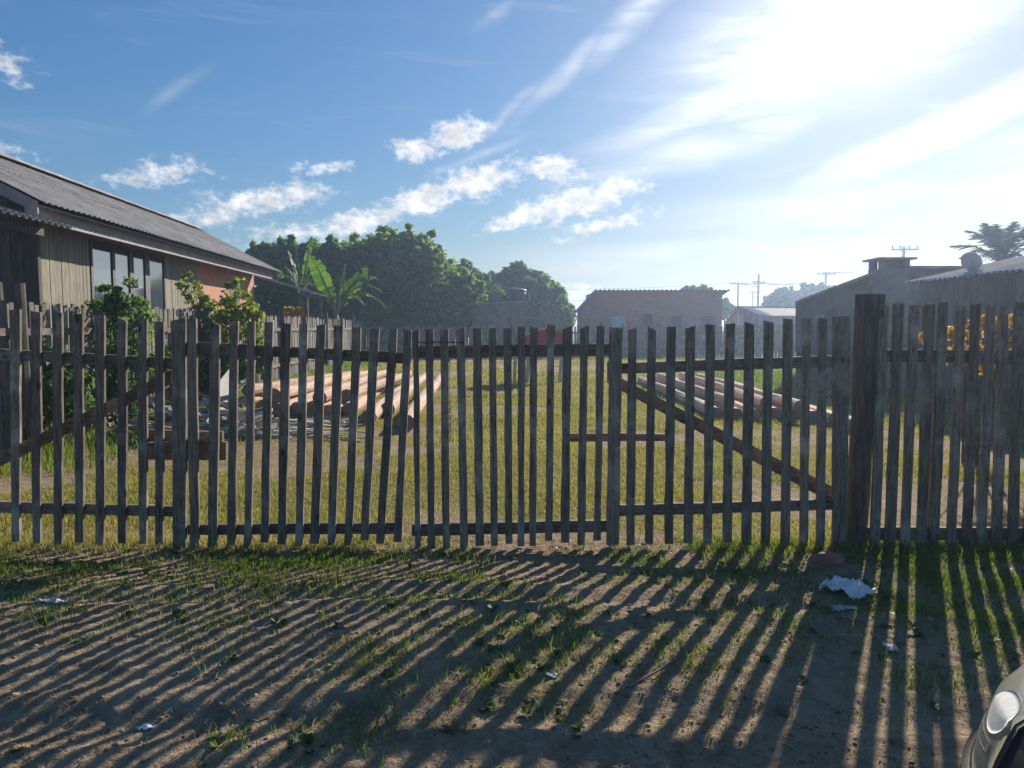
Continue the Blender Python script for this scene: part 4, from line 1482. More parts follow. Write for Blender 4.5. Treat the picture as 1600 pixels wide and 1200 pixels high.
def banana(u, Y, base_v, leaves, label):
    root = P(u, 560, Y); root.z = 0
    o = empty('banana_plant', tuple(root), label, 'banana plant', 'banana plants behind the side fence')
    crown = P(u, base_v, Y)
    mb = MB()
    mb.tube([root + Vector((0, 0, -.05)), root.lerp(crown, .5) + Vector((.05, 0, 0)), crown], [.17, .13, .09], 9); mb.build('stem', 'banana_stem', o, smooth=True)
    for (uu, vv, dy, arch, wd, torn, roll) in leaves:
        tip = P(uu, vv, Y + dy)
        mb = MB()
        mid = banana_leaf(mb, crown, tip, arch, wd, torn, roll)
        lf = mb.build('leaf', 'banana', o)
        mr = MB(); mr.tube(mid, [.035 * (1 - i / len(mid)) + .008 for i in range(len(mid))], 5); mr.build('midrib', 'banana_stem', lf, smooth=True)


banana(525, 31.5, 492, [(486, 402, -.8, .25, .34, .12, 1.1), (508, 452, -1.1, .35, .28, .2, .9), (574, 420, .5, .25, .36, .12, -.9), (598, 458, -.4, .75, .26, .6, .2), (592, 438, .8, .7, .26, .6, -.2), (540, 412, .9, .15, .16, .5, 1.2),
                         (462, 446, .5, .6, .24, .5, .2), (606, 484, .4, .8, .22, .6, .1), (570, 478, -.8, .6, .2, .6, 0), (480, 470, -.6, .7, .22, .6, -.2), (555, 440, 1.0, .5, .22, .5, .6)],
       'banana plant with bright green sunlit leaves in front of the round tree')
banana(470, 34.5, 468, [(487, 370, .3, .1, .17, .5, 1.4), (450, 392, .6, .4, .24, .6, .6), (436, 426, -.2, .7, .26, .6, .2), (502, 420, .5, .6, .24, .6, -.3), (428, 446, .6, .8, .22, .6, .2), (462, 384, -.5, .2, .15, .5, 1.3), (512, 445, .2, .7, .22, .6, 0)],
       'taller darker banana plant beside the end of the house')

# ------------------------------------------------------------------ palm
PY = 27.0
pr_ = P(1562, 560, PY); pr_.z = 0
PALM = empty('palm_tree', tuple(pr_), 'feathery palm crown rising behind the satellite dish', 'palm')
pc = P(1566, 418, PY)
mb = MB(); mb.tube([pr_ + Vector((0, 0, -.05)), pr_.lerp(pc, .5), pc], [.17, .14, .11], 9, jit=.04); mb.build('trunk', 'trunk', PALM, smooth=True)
for (u, v, dy, arch) in [(1488, 385, -.3, .35), (1508, 362, .5, .45), (1538, 350, -.3, .3), (1556, 352, .6, .2), (1585, 348, .2, .25), (1610, 352, .3, .3), (1635, 372, -.2, .4), (1648, 400, .5, .5),
                         (1500, 405, .8, .5), (1520, 375, -1.2, .6), (1600, 375, -1.3, .6), (1570, 372, 1.4, .6), (1530, 420, -.9, .6), (1610, 425, -.6, .6), (1545, 362, -.9, .5)]:
    tip = P(u, v, PY + dy)
    n = 16
    mid = [pc.lerp(tip, i / n) + Vector((0, 0, arch * math.sin(math.pi * (i / n) ** .8))) for i in range(n + 1)]
    fr = MB(); fr.tube(mid, [.022 * (1 - i / (n + 2)) for i in range(n + 1)], 4)
    rib = fr.build('frond', 'palm', PALM)
    lf = MB()
    d = (tip - pc).normalized()
    sd_ = d.cross(Vector((0, 0, 1))).normalized()
    for i in range(2, n * 2):
        t = i / (n * 2)
        p = mid[int(t * n)].lerp(mid[min(n, int(t * n) + 1)], t * n - int(t * n))
        ln = .62 * math.sin(math.pi * (.12 + .8 * t))
        for s in (-1, 1):
            q = p + sd_ * s * ln * .75 + d * ln * .55 + Vector((0, 0, -ln * R.uniform(.1, .5)))
            lf.add([p, p + d * .075, q], [(0, 1, 2)])
    lf.build('leaflets', 'palm', rib)


# ------------------------------------------------------------------ logs
def log(near, far, r, label, group, mat):
    """near/far: (px u, px v, height z of the axis)"""
    a = G(near[0], near[1], near[2]); b = G(far[0], far[1], far[2])
    mb = MB()
    n = 7
    bow = R.uniform(-.09, .09)
    pts = [a.lerp(b, i / n) + Vector((R.uniform(-.02, .02) + bow * math.sin(math.pi * i / n), 0, R.uniform(-.012, .012))) for i in range(n + 1)]
    rs = [r * (1.06 - .24 * i / n) * R.uniform(.94, 1.06) for i in range(n + 1)]
    mb.tube(pts, rs, 12, True, 0, 1, jit=.05)
    o = mb.build('log', [mat, 'log_end'], loc=(a.x, a.y, 0))
    return tag(o, label, 'log', group)


GL = 'orange peeled logs heaped behind the left gate leaves'
ORD = ['first', 'second', 'third', 'fourth', 'fifth', 'sixth', 'seventh', 'last']
for i, (nr, fr) in enumerate([((379, 628), (540, 592)), ((408, 634), (552, 591)), ((436, 641), (566, 590)), ((463, 639), (580, 590)), ((489, 642), (594, 590)), ((518, 644), (604, 590)), ((547, 641), (618, 589)), ((577, 651), (652, 589))]):
    log((*nr, .118), (*fr, .105), .118, 'peeled orange log, %s from the left along the bottom of the heap' % ORD[i], GL, 'log')
for i, (nr, fr) in enumerate([((388, 610), (560, 584)), ((428, 618), (582, 582)), ((500, 622), (606, 582)), ((540, 618), (640, 583))]):
    log((*nr, .325), (*fr, .29), .11, 'peeled orange log on top of the heap, %s of four from the left' % ('first', 'second', 'third', 'last')[i], GL, 'log')
log((604, 640, .13), (664, 588, .12), .12, 'peeled orange log at the right edge of the heap', GL, 'log')
log((634, 660, .13), (689, 591, .12), .125, 'single orange log lying apart, right of the heap', GL, 'log')
GLR = 'greyish peeled logs behind the braced right gate leaf'
for i, (nr, fr) in enumerate([((1120, 646), (1000, 592)), ((1149, 648), (1024, 591)), ((1178, 650), (1044, 590)), ((1212, 647), (1064, 591)), ((1244, 648), (1086, 592)), ((1274, 652), (1104, 593)), ((1306, 656), (1120, 595)), ((1336, 664), (1138, 597))]):
    log((*nr, .10), (*fr, .10), .10, 'pale tan log, %s from the left in the low stack' % ORD[i], GLR, 'log_grey')
for i, (nr, fr) in enumerate([((1140, 626), (1030, 586)), ((1196, 630), (1064, 586)), ((1250, 634), (1092, 588))]):
    log((*nr, .27), (*fr, .27), .09, 'thin tan log on top of the low stack, %s of three from the left' % ORD[i], GLR, 'log_grey')

# ------------------------------------------------------------------ scrap heap
SG = 'scrap boards of the heap'


def board(c, ln, wd, th, yaw, pitch, roll, label):
    mb = MB()
    rot = Matrix.Rotation(yaw, 3, 'Z') @ Matrix.Rotation(pitch, 3, 'Y') @ Matrix.Rotation(roll, 3, 'X')
    q = []
    for sx in (-1, 1):
        e = R.uniform(-.06, .06) * ln
        for (sy, sz) in ((-1, -1), (1, -1), (1, 1), (-1, 1)):
            q.append(Vector((sx * ln / 2 + e * sy * .5, sy * wd / 2 * R.uniform(.8, 1.1), sz * th / 2)))
    mb.hexa(q)
    me = mesh('scrap_board', [rot @ p for p in q], mb.f, 'scrap')
    o = link('scrap_board', me, None, tuple(c))
    tag(o, label, 'board', SG)


hc = G(286, 684)
for i in range(96):
    a, rr_ = R.uniform(0, 6.28), math.sqrt(R.random())
    x, y = hc.x + math.cos(a) * rr_ * 1.05, hc.y + math.sin(a) * rr_ * .6 + .35
    z = float(gz(x, y)) + .02 + (1 - rr_ * .9) * R.uniform(.03, .78)
    board((x, y, z), R.uniform(.35, 1.25), R.uniform(.05, .14), R.uniform(.012, .03), R.uniform(-.9, .9) + (math.pi if R.random() < .5 else 0), R.uniform(-.4, .4), R.uniform(-.5, .5), 'grey scrap board tossed on the heap by the shrub')
for i in range(40):
    g = G(R.uniform(385, 600), R.uniform(655, 690))
    z = float(gz(g.x, g.y)) + R.uniform(.012, .07)
    board((g.x, g.y, z), R.uniform(.25, .8), R.uniform(.03, .10), R.uniform(.01, .02), R.uniform(-.5, .5), R.uniform(-.12, .12), R.uniform(-.3, .3), 'grey scrap splinter scattered in front of the orange logs')
for i in range(10):
    g = G(R.uniform(150, 330), R.uniform(680, 700))
    board((g.x, g.y, float(gz(g.x, g.y)) + R.uniform(.015, .05)), R.uniform(.4, .9), R.uniform(.04, .10), .015, R.uniform(-.4, .4), R.uniform(-.1, .1), R.uniform(-.2, .2), 'grey scrap board on the grass before the heap')
# broken sheet leaning on the heap
q = [P(u_, v_, 10.6 + (u_ - 330) * .035) for u_, v_ in ((358, 576), (355, 622), (346, 655), (318, 664), (332, 620), (341, 597))]
q[3].z = max(q[3].z, .01)
n = len(q)
mb = MB(); mb.add(q + [p + Vector((.01, .02, 0)) for p in q], [tuple(range(n)), tuple(n + n - 1 - i for i in range(n))] + [(i, n + i, n + (i + 1) % n, (i + 1) % n) for i in range(n)])
o = mb.build('cement_sheet', 'sheet', loc=tuple(q[3]))
tag(o, 'pale pointed shard of broken sheet leaning upright on the scrap heap', 'sheet')


# ------------------------------------------------------------------ red covered stand
RY = 20.5
RS = empty('covered_stand', tuple(Vector((P(846, 590, RY).x, RY, 0))), 'stand under a red pitched cover on splayed pale wooden legs', 'stand')
l, r_, rg = P(820, 524, RY), P(882, 524, RY), P(858, 511, RY)
zb = P(850, 556, RY).z
dp = .9
mb = MB()
pf = [Vector((l.x, RY, zb)), Vector((l.x, RY, l.z)), Vector((rg.x, RY, rg.z)), Vector((r_.x, RY, r_.z + .03)), Vector((r_.x, RY, zb))]
pb = [p + Vector((0, dp, 0)) for p in pf]
mb.add(pf + pb, [(4, 3, 2, 1, 0), (5, 6, 7, 8, 9)] + [(i, (i + 1) % 5, 5 + (i + 1) % 5, 5 + i) for i in range(5)])
mb.build('cover', 'red', RS)
for (u0, v0, u1, v1, dy) in ((806, 552, 803, 588, 0), (826, 552, 822, 594, .05), (878, 552, 869, 592, 0), (826, 552, 829, 590, .8), (874, 552, 877, 586, .8)):
    a, b = P(u0, v0, RY + dy), G(u1, v1, .0)
    b.y = RY + dy; b.z = 0
    mb = MB(); mb.beam((a.x, a.y, a.z + .1), b, .09, .05, (0, 1, 0)); mb.build('leg', 'pale_wood', RS)
a, b = P(796, 556, RY), P(884, 556, RY)
mb = MB(); mb.box(((a.x + b.x) / 2, RY + .42, a.z + .02), (b.x - a.x, .7, .04)); mb.build('table_board', 'pale_wood', RS)
a, b = P(795, 497, RY + 1.2), P(812, 548, RY + 1.0)
mb = MB(); mb.beam(a, b, .09, .03, (0, 1, 0)); o = mb.build('leaning_plank', 'side_wood', loc=tuple(b)); tag(o, 'grey plank leaning beside the red covered stand', 'plank')


# ------------------------------------------------------------------ grass
def scatter(n, x0, x1, y0, y1):
    return x0 + (x1 - x0) * NR.rand(n), y0 + (y1 - y0) * NR.rand(n)


def lot_grass():
    X, Y, H, W_ = [], [], [], []
    for (n, y0, y1, h, wd, xl, xr) in ((170000, 5.15, 9, .028, .0046, -5.9, 6.6), (140000, 9, 15, .034, .0075, -6.2, 8.6), (90000, 15, 25, .05, .013, -6.6, 9.5), (60000, 25, 38.4, .07, .022, -7.2, 15)):
        x, y = scatter(n, xl, xr, y0, y1)
        t = turf_mask(x, y)
        keep = NR.rand(n) < np.clip(t * 1.1 - .05 + .5 * vnoise(x, y, 2.3), .03, 1)
        x, y = x[keep], y[keep]
        tall = 1 + 1.1 * np.clip(vnoise(x + 3, y, .9) * 2, -.3, 1)
        X.append(x); Y.append(y); H.append(h * tall * (.5 + .9 * NR.rand(len(x)))); W_.append(np.full(len(x), wd))
    blades('lot_grass', np.concatenate(X), np.concatenate(Y), np.concatenate(H), np.concatenate(W_), .75, 'grass_dry', label='short yellow-green grass growing over the vacant lot')
    # greener tufts
    x, y = scatter(60000, -5.9, 9, 5.2, 25)
    m = sstep(vnoise(x + 50, y + 20, .8) + .5 * vnoise(x, y, 3.1), .18, .4) * (1 - .7 * bare(x, y))
    k = NR.rand(len(x)) < m
    x, y = x[k], y[k]
    blades('lot_green_grass', x, y, .08 * (.5 + NR.rand(len(x))), np.full(len(x), .010) * (.6 + y / 18), .7, 'grass_green', label='greener grass patches scattered through the vacant lot')
    # rank grass along the fences and in the shade of the shed
    x, y = scatter(26000, 4.8, 8.9, 9, 30)
    m = sstep(x + vnoise(x, y, 1.2) * 1.5, 5.8, 7.6)
    k = NR.rand(len(x)) < m
    x, y = x[k], y[k]
    x2 = sf_x(20) + .15 + NR.rand(14000) ** 1.8 * 1.3
    y2 = 7.6 + NR.rand(14000) * 30
    x = np.concatenate([x, x2 - .047 * (y2 - 20)]); y = np.concatenate([y, y2])
    blades('rank_grass', x, y, .15 * (.3 + NR.rand(len(x))), np.full(len(x), .014) * (.6 + y / 22), .5, 'grass_green', label='taller green grass along the side fences of the lot')


lot_grass()


def fg_grass():
    n = 420000
    x, y = scatter(n, -4.4, 4.4, 2.3, 5.35)
    m = fg_green(x, y) * np.clip(.55 + 1.6 * vnoise(x, y, 3.5) + .9 * vnoise(x, y, 9), 0, 1.3)
    m = m * (1 - .6 * sstep(-y, -2.7, -2.4))
    k = NR.rand(n) < m * .8
    x, y = x[k], y[k]
    h = .030 * (.4 + 1.0 * NR.rand(len(x))) * (1 + .9 * np.clip(vnoise(x, y, 4) * 2, 0, 1))
    blades('verge_grass', x, y, h, np.full(len(x), .0042), .9, 'grass_green', label='short green grass patches on the dirt verge')
    n = 300000
    x, y = scatter(n, -4.4, 4.4, 2.3, 5.3)
    m = np.clip(.12 + .8 * vnoise(x + 8, y + 2, 2.1) + .6 * vnoise(x, y, 7), 0, 1)
    k = NR.rand(n) < m * .5
    x, y = x[k], y[k]
    blades('straw', x, y, .008 + .014 * NR.rand(len(x)), np.full(len(x), .0030), 2.6, 'straw', label='dry straw and dead grass bits strewn over the dirt')
    # dry tufts at the foot of the fence
    n = 12000
    x = -4.4 + 9 * NR.rand(n); y = FY + .05 + NR.normal(size=n) * .13
    k = NR.rand(n) < np.clip(.15 + .9 * sstep(-x, .3, 1.6) + .8 * sstep(x, 1.2, 2.0) + vnoise(x, y, 2), 0, 1)
    x, y = x[k], y[k]
    o = blades('fence_foot_grass', x, y, .06 * (.25 + NR.rand(len(x))), np.full(len(x), .0045), .9, 'grass_dry', label='dry grass tufts along the foot of the gates')
    n = 5500
    x = 1.2 + 3.3 * NR.rand(n); y = FY - .05 + NR.normal(size=n) * .16
    blades('post_foot_grass', x, y, .065 * (.25 + NR.rand(n)), np.full(n, .0055), .8, 'grass_green', label='fresh green grass along the foot of the right gate leaf and fence')


fg_grass()


def weeds():
    V, Fc = [], []
    cnt = 0
    tot = 0
    while cnt < 520 and tot < 9000:
        tot += 1
        x, y = R.uniform(-4, 4), R.uniform(2.5, 5.3)
        if R.random() > float(fg_green(np.array([x]), np.array([y]))[0]) * .8 + .02: continue
        cnt += 1
        s = R.uniform(.014, .042)
        z = float(gz(x, y))
        for i in range(R.randint(4, 9)):
            a = R.uniform(0, 6.28); up = R.uniform(.15, 1.1)
            d = Vector((math.cos(a), math.sin(a), up)).normalized()
            t = Vector((-math.sin(a), math.cos(a), 0))
            b = Vector((x, y, z)); ln = s * R.uniform(.7, 1.4); wd = ln * R.uniform(.28, .45)
            n = len(V)
            V += [b, b + d * ln * .55 + t * wd, b + d * ln + Vector((0, 0, -.2 * ln)), b + d * ln * .55 - t * wd, b + d * ln * .5 + Vector((0, 0, -.12 * ln))]
            Fc += [(n, n + 4, n + 1), (n + 1, n + 4, n + 2), (n, n + 3, n + 4), (n + 3, n + 2, n + 4)]
    o = np_mesh('weeds', np.array([tuple(v) for v in V]), np.array(Fc), 'weed')
    tag(o, 'small broad-leaved weeds dotted over the dirt verge', None, kind='stuff')


weeds()


def clods():
    ico_v = np.array([(0, 0, 1), (.89, 0, .45), (.28, .85, .45), (-.72, .53, .45), (-.72, -.53, .45), (.28, -.85, .45), (.72, .53, -.45), (-.28, .85, -.45), (-.89, 0, -.45), (-.28, -.85, -.45), (.72, -.53, -.45), (0, 0, -1)])
    ico_f = np.array([(0, 1, 2), (0, 2, 3), (0, 3, 4), (0, 4, 5), (0, 5, 1), (1, 6, 2), (2, 7, 3), (3, 8, 4), (4, 9, 5), (5, 10, 1), (1, 10, 6), (2, 6, 7), (3, 7, 8), (4, 8, 9), (5, 9, 10), (6, 11, 7), (7, 11, 8), (8, 11, 9), (9, 11, 10), (10, 11, 6)])
    n = 13000
    x, y = scatter(n, -3.8, 3.8, 2.35, 5.2)
    k = NR.rand(n) < np.clip(.35 + 1.4 * vnoise(x, y + 40, 1.6), .05, 1)
    x, y = x[k], y[k]
    n = len(x)
    s = .0022 + .008 * NR.rand(n) ** 9 + .003 * NR.rand(n)
    V = ico_v[None] * (1 + .35 * (NR.rand(n, 12, 1) - .5)) * s[:, None, None] * np.array([1.3, 1, .7])
    V = V + np.stack([x, y, gz(x, y) + s * .15], 1)[:, None]
    Fc = (ico_f[None] + (np.arange(n) * 12)[:, None, None]).reshape(-1, 3)
    o = np_mesh('clods', V.reshape(-1, 3), Fc, 'stone')
    tag(o, 'small clods and pebbles scattered over the dirt', None, kind='stuff')


clods()


def dead_leaves():
    V, Fc = [], []
    for i in range(520):
        x, y = R.uniform(-3.8, 3.8), R.uniform(2.4, 5.1)
        z = float(gz(x, y)) + .004
        s_ = R.uniform(.008, .022)
        a, tp = R.uniform(0, 6.28), R.uniform(-.4, .4)
        d = Vector((math.cos(a), math.sin(a), tp)) * s_; t = Vector((-math.sin(a), math.cos(a), R.uniform(-.5, .5))) * s_ * .45
        c = Vector((x, y, z)); up = Vector((0, 0, s_ * .35))
        n = len(V)
        V += [c - d + up, c + t, c + d + up, c - t + up * 1.4]
        Fc += [(n, n + 1, n + 2), (n, n + 2, n + 3)]
    o = np_mesh('dead_leaves', np.array([tuple(v) for v in V]), np.array(Fc), 'straw')
    tag(o, 'curled dead leaves strewn over the dirt verge', None, kind='stuff')


dead_leaves()


# ------------------------------------------------------------------ litter and small things on the verge
def crumple(name, u, v, sx, sy, hgt, mat, label, cat, seed, n=9, grp=None, yaw=0):
    rr_ = random.Random(seed)
    g = G(u, v)
    g.z = float(gz(g.x, g.y))
    cs, sn = math.cos(yaw), math.sin(yaw)
    ph = [rr_.uniform(0, 6.28) for _ in range(8)]
    vs, fs = [], []
    for side in (0, 1):
        for j in range(n):
            for i in range(n):
                a, b = i / (n - 1) * 2 - 1, j / (n - 1) * 2 - 1
                e = 1 - .28 * abs(a * b) + .12 * math.sin(3 * a + ph[0]) * math.cos(4 * b + ph[1])
                x, y = a * sx / 2 * e, b * sy / 2 * e + .1 * sy * math.sin(3 * a + ph[2])
                h = abs(math.sin(2.3 * a + ph[3] + b)) * abs(math.cos(1.9 * b + ph[4] - a)) * (1 - .5 * max(abs(a), abs(b)) ** 2)
                h = (h * .7 + .3 * abs(math.sin(7 * a + 3 * b + ph[5])) * abs(math.sin(6 * b - 4 * a + ph[6]))) * hgt + rr_.uniform(0, .10) * hgt
                X, Y = x * cs - y * sn, x * sn + y * cs
                zz = float(gz(g.x + X, g.y + Y)) + .004 + h - (.003 if side else 0)
                vs.append((g.x + X, g.y + Y, zz))
    N = n * n
    for side in (0, 1):
        for j in range(n - 1):
            for i in range(n - 1):
                q = [side * N + j * n + i, side * N + j * n + i + 1, side * N + (j + 1) * n + i + 1, side * N + (j + 1) * n + i]
                fs.append(tuple(q) if side == 0 else tuple(q[::-1]))
    mb = MB(); mb.add(vs, fs)
    o = mb.build(name, mat, loc=tuple(g))
    tag(o, label, cat, grp)


crumple('plastic_bag', 1322, 922, .27, .20, .085, 'plastic', 'crumpled white plastic bag on the dirt before the thick post', 'plastic bag', 3, 17, yaw=-.2)
crumple('plastic_bag', 1318, 942, .16, .07, .02, 'plastic', 'small torn strip of white plastic beside the crumpled bag', 'plastic bag', 8, 7)
crumple('paper_scrap', 85, 969, .19, .09, .035, 'paper', 'crumpled pale paper on the dirt at the left', 'paper', 4, 9, yaw=-.25)
crumple('paper_scrap', 1392, 1012, .05, .10, .03, 'paper', 'small upright white wrapper in the striped grass at the right', 'paper', 5, 7)
crumple('paper_scrap', 229, 1147, .085, .035, .012, 'paper', 'small white scrap lying on bare dirt low at the left', 'paper', 6, 7)
crumple('paper_scrap', 862, 1081, .05, .03, .010, 'paper', 'tiny white scrap at the edge of the grass patch', 'paper', 7, 6)
crumple('plastic_bag', 538, 664, .16, .12, .10, 'plastic', 'small pale plastic bag in front of the orange logs', 'plastic bag', 9, 7)
crumple('plastic_bag', 490, 668, .34, .16, .10, 'plastic', 'flattened grey-white plastic among the scrap splinters', 'plastic bag', 10, 7)


def lump(name, u, v, sx, sy, sz, mat, label, cat, seed):
    rr_ = random.Random(seed)
    g = G(u, v); g.z = float(gz(g.x, g.y))
    vs = []
    seg, rows = 10, 5
    for j in range(rows):
        t = j / (rows - 1)
        k = math.sin(.25 + t * 1.25) if j else .9
        k = (1, 1.0, .95, .8, .55)[j]
        for i in range(seg):
            a = 2 * math.pi * i / seg
            q = .8 + .2 * abs(math.cos(2 * a)) + rr_.uniform(-.07, .07)
            vs.append((g.x + math.cos(a) * sx / 2 * k * q, g.y + math.sin(a) * sy / 2 * k * q, g.z - .01 + t * sz * rr_.uniform(.9, 1.05)))
    fs = [(j * seg + i, j * seg + (i + 1) % seg, (j + 1) * seg + (i + 1) % seg, (j + 1) * seg + i) for j in range(rows - 1) for i in range(seg)]
    fs.append(tuple((rows - 1) * seg + i for i in range(seg)))
    mb = MB(); mb.add(vs, fs)
    o = mb.build(name, mat, loc=tuple(g)); tag(o, label, cat)


lump('broken_brick', 1292, 880, .26, .13, .075, 'clay', 'dull red broken brick at the foot of the thick gate post', 'brick', 1)
lump('stone', 1222, 1112, .06, .09, .03, 'stone', 'small grey stone beside the wide post shadow', 'stone', 2)


def stick(pts, r, label):
    mb = MB()
    q = []
    for (u, v, dz) in pts:
        g = G(u, v); g.z = float(gz(g.x, g.y)) + r + dz; q.append(g)
    mb.tube(q, [r * (1 - .35 * i / len(q)) for i in range(len(q))], 6, jit=.1)
    o = mb.build('stick', 'twig', loc=tuple(q[0])); tag(o, label, 'stick')


stick([(985, 1092, 0), (1010, 1081, .008), (1035, 1068, .012), (1055, 1054, .01)], .006, 'thin curved dry stick lying across the shadow stripes')
stick([(337, 1122, .005), (352, 1130, .012), (366, 1135, .005)], .010, 'short dark stick on the dirt low at the left')
stick([(388, 1135, 0), (404, 1146, .01), (420, 1143, .02)], .005, 'forked little twig on the bare dirt')


# ------------------------------------------------------------------ the car at the right edge of the picture
def mat_car(name, col, rough, coat=1.0, metallic=0.0, spec=.5):
    m, k, b = principled(name)
    t = k.new('ShaderNodeTexCoord').outputs['Object']
    n = k.noise(t, 60, 4, .7)
    k.put(b.inputs['Base Color'], k.mix(k.mapr(n, .3, .8), col, tuple(min(1, c * 1.25 + .006) for c in col)))
    k.put(b.inputs['Roughness'], k.mapr(n, .3, .8, rough, rough + .12, False))
    b.inputs['Metallic'].default_value = metallic
    b.inputs['Coat Weight'].default_value = coat
    b.inputs['Coat Roughness'].default_value = .05
    return m


M['car_paint'] = mat_car('dusty_dark_blue_paint', (.015, .022, .04), .35, .6)
M['car_black'] = mat_car('textured_black_bumper', (.035, .032, .03), .7, 0)
M['car_lens'] = mat_car('hazed_headlight_lens', (.23, .23, .18), .30, .35)
M['car_reflector_glare'] = mat_car('headlight_reflector_glare', (.66, .65, .60), .5, 0, .2)  # pale lamp reflector, the sun's glare put into its colour
M['car_glass'] = mat_car('car_glass', (.012, .014, .016), .04, 0)
M['car_tyre'] = mat_car('car_tyre', (.02, .02, .02), .85, 0)
M['car_chrome'] = mat_car('bright_trim', (.5, .5, .5), .3, 0, 1.0)

CXc, CF, CL, CW = 1.66, 1.84, 3.9, .84          # centre x, front y, length, half width


def car_w(y):
    """half width at distance s behind the front"""
    s = CF - y
    if s < .85:
        t = max(0.0, 1 - s / .85)
        return CW * max(.02, (1 - t ** 2.4)) ** (1 / 2.0)
    if s > CL - .5:
        t = (s - (CL - .5)) / .5
        return CW * (1 - .12 * t ** 2)
    return CW


def car_profile(y):
    """(relative half width, z) from sill to centre line"""
    s = CF - y
    hood = .70 + .20 * min(1, s / 1.0) ** .6 + .03 * min(1, max(0, s - 1.0))
    hood = min(hood, .94)
    nose = min(1.0, s / .35)
    return [(.93, .24), (.985, .36), (1.0, .50), (.995, .60), (.975, hood - .14), (.93, hood - .06), (.83, hood - .01), (.6, hood + .015), (.3, hood + .03), (0, hood + .035)]


def car_point(y, k, side, off=0.0):
    p = car_profile(y)
    i = min(int(k), len(p) - 2); f = k - i
    ww = p[i][0] + (p[i + 1][0] - p[i][0]) * f
    z = p[i][1] + (p[i + 1][1] - p[i][1]) * f
    return Vector((CXc + side * (car_w(y) * ww + off), y, z + off * .3))


CAR = empty('parked_car', (CXc, CF - 1.95, 0), 'dark blue car corner with a hazed wraparound headlight', 'car')


def car_patch(name, ys, ks, side, off, mat, parent=CAR, th=.0):
    vs, fs = [], []
    for y in ys:
        for k in ks:
            vs.append(car_point(y, k, side, off))
    nk = len(ks)
    for j in range(len(ys) - 1):
        for i in range(nk - 1):
            q = (j * nk + i, j * nk + i + 1, (j + 1) * nk + i + 1, (j + 1) * nk + i)
            fs.append(q if side > 0 else q[::-1])
    if th:
        N = len(vs)
        vs += [v + Vector((-side * th, -th, -th * .3)) for v in vs]
        fs += [tuple(N + i for i in f[::-1]) for f in fs[:]]
        nj = len(ys)
        rim = [(j * nk, (j + 1) * nk) for j in range(nj - 1)] + [((nj - 1) * nk + i, (nj - 1) * nk + i + 1) for i in range(nk - 1)] + \
              [((j + 1) * nk + nk - 1, j * nk + nk - 1) for j in range(nj - 1)] + [(i + 1, i) for i in range(nk - 1)]
        fs += [(a, b, N + b, N + a) for a, b in rim]
    mb = MB(); mb.add(vs, fs)
    return mb.build(name, mat, parent, smooth=True)


ysb = [CF - .001] + [CF - .85 * (i / 18) ** 1.6 for i in range(1, 19)] + [CF - .85 - (CL - .85) * i / 14 for i in range(1, 15)]
for sd_ in (-1, 1):
    car_patch('body_side', ysb, [i * .5 for i in range(0, 19)], sd_, 0, 'car_paint')
mb = MB(); mb.box((CXc, CF - CL + .01, .58), (CW * 1.6, .03, .6)); mb.build('tailgate', 'car_paint', CAR)
def car_lamp(name, y0, y1, klo, khi, side, off, mat, parent, th, ny=16, nk=10):
    """patch of the body surface whose lower/upper edges klo(t), khi(t) vary from front to rear"""
    vs, fs = [], []
    for j in range(ny + 1):
        t = j / ny
        for i in range(nk + 1):
            vs.append(car_point(y0 + (y1 - y0) * t, klo(t) + (khi(t) - klo(t)) * i / nk, side, off))
    w1 = nk + 1
    for j in range(ny):
        for i in range(nk):
            q = (j * w1 + i, j * w1 + i + 1, (j + 1) * w1 + i + 1, (j + 1) * w1 + i)
            fs.append(q if side > 0 else q[::-1])
    N = len(vs)
    vs += [v + Vector((-side * th, -th, -th * .5)) for v in vs]
    rim = [(j * w1, (j + 1) * w1) for j in range(ny)] + [(ny * w1 + i, ny * w1 + i + 1) for i in range(nk)] + [((j + 1) * w1 + nk, j * w1 + nk) for j in range(ny)] + [(i + 1, i) for i in range(nk)]
    fs += [(a, b, N + b, N + a) for a, b in rim]
    mb = MB(); mb.add(vs, fs)
    return mb.build(name, mat, parent, smooth=True)


for sd_ in (-1, 1):
    kh = lambda t: 7.4 - 1.2 * t
    hl = car_lamp('headlight', CF - .05, CF - .515, lambda t: 3.3, kh, sd_, .010, 'car_lens', CAR, .012)
    car_lamp('reflector', CF - .345, CF - .495, lambda t: 5.0 - .55 * math.sqrt(max(.02, 1 - (2 * t - 1) ** 2)), lambda t: 5.0 + .50 * math.sqrt(max(.02, 1 - (2 * t - 1) ** 2)), sd_, .0115, 'car_reflector_glare', hl, .004)  # bright oval over the lens, its paleness painted for the sun's reflection
    car_lamp('inner_band', CF - .07, CF - .47, lambda t: 4.0 + .1 * t, lambda t: 4.22 + .1 * t, sd_, .0112, 'car_chrome', hl, .004)
    car_lamp('seal', CF - .517, CF - .532, lambda t: 3.3, lambda t: 6.2, sd_, .008, 'car_black', hl, .01, ny=2)
    car_lamp('trim', CF - .04, CF - .53, lambda t: 3.12, lambda t: 3.27, sd_, .014, 'car_chrome', hl, .01, nk=2)
    car_patch('bumper', [CF - .004 - .95 * (i / 16) ** 1.4 for i in range(17)], [0, .5, 1, 1.5, 2, 2.5, 3.0, 3.1], sd_, .03, 'car_black', th=.026)
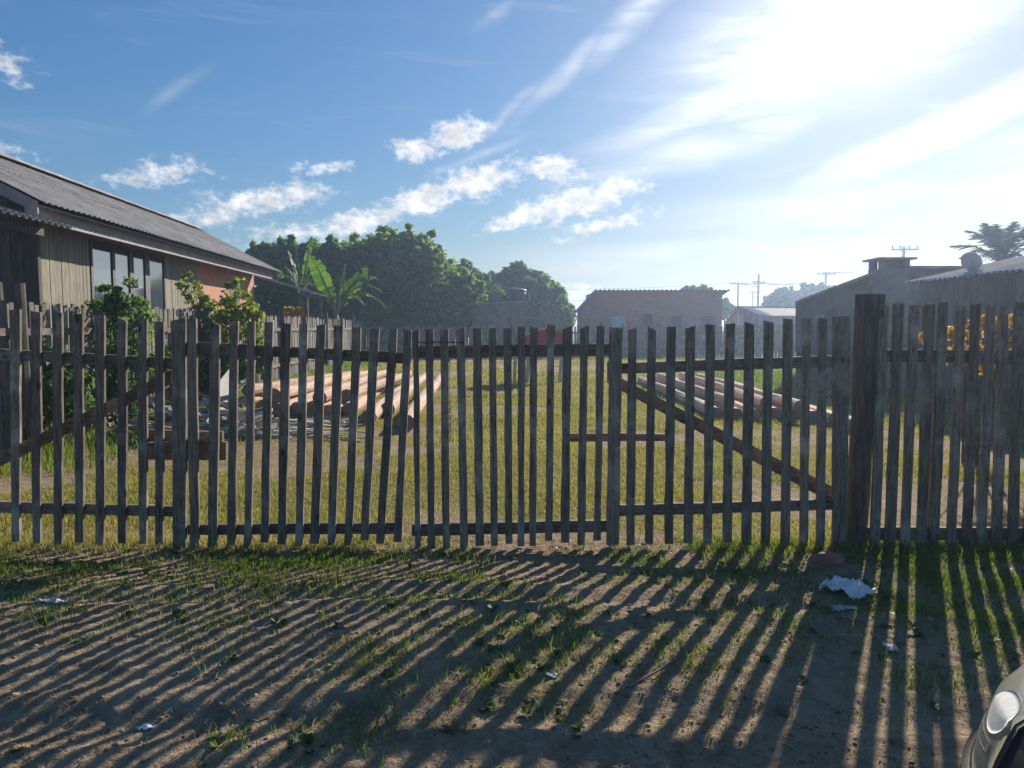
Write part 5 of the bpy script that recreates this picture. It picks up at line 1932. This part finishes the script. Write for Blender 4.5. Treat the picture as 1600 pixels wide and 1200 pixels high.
# cabin
cz = .93
st = [(CF - .95, cz, .70), (CF - 1.65, 1.44, .56), (CF - 2.9, 1.46, .56), (CF - 3.6, 1.0, .68)]
vs = []
for (y, z, hw) in st:
    vs += [(CXc - hw, y, z), (CXc + hw, y, z)]
low = [(CXc - .74, CF - .95, cz - .02), (CXc + .74, CF - .95, cz - .02), (CXc - .76, CF - 3.6, cz), (CXc + .76, CF - 3.6, cz)]
mb = MB(); mb.add(vs, [(2, 3, 5, 4)]); mb.add([(v[0], v[1], v[2] - .04) for v in vs[2:6]], [(0, 2, 3, 1)]); mb.build('car_roof', 'car_paint', CAR)
mb = MB(); mb.add([vs[0], vs[1], vs[3], vs[2]], [(0, 1, 2, 3)]); mb.build('windscreen', 'car_glass', CAR)
mb = MB(); mb.add([vs[4], vs[5], vs[7], vs[6]], [(0, 1, 2, 3)]); mb.build('rear_window', 'car_glass', CAR)
for s in (0, 1):
    mb = MB(); mb.add([vs[0 + s], vs[2 + s], vs[4 + s], vs[6 + s]], [(0, 1, 2, 3)]); mb.build('side_window', 'car_glass', CAR)
    for yy in (CF - .78, CF - 3.2):
        cx = CXc + (1 if s else -1) * (CW - .06)
        wheel = MB()
        wheel.tube([(cx - .1, yy, .30), (cx - .085, yy, .30), (cx + .085, yy, .30), (cx + .1, yy, .30)], [.27, .30, .30, .27], 24)
        wo_ = wheel.build('wheel', 'car_tyre', CAR, smooth=False)
        rim = MB(); rim.tube([(cx - .106, yy, .30), (cx + .106, yy, .30)], [.18, .18], 18); rim.build('rim', 'car_chrome', wo_)
    mb = MB(); mb.box((CXc + (1 if s else -1) * (CW + .07), CF - 1.2, 1.0), (.16, .1, .12)); mb.build('mirror', 'car_paint', CAR)


# ------------------------------------------------------------------ haze
HAZE = .0021
hm = bpy.data.materials.new('sunlit_haze')
hm.use_nodes = True
hk = NT(hm.node_tree)
hk.n.clear()
pv = hk.new('ShaderNodeVolumePrincipled')
pv.inputs['Color'].default_value = (.52, .69, 1.0, 1)
pv.inputs['Density'].default_value = HAZE
pv.inputs['Anisotropy'].default_value = .68
ho = hk.new('ShaderNodeOutputMaterial')
hk.l.new(pv.outputs[0], ho.inputs['Volume'])
M['haze'] = hm
mb = MB(); mb.box((0, 0, 4.4), (1500, 1600, 11.6))
o = mb.build('haze', 'haze')
tag(o, 'thin sunlit haze over the whole place', None, kind='stuff')
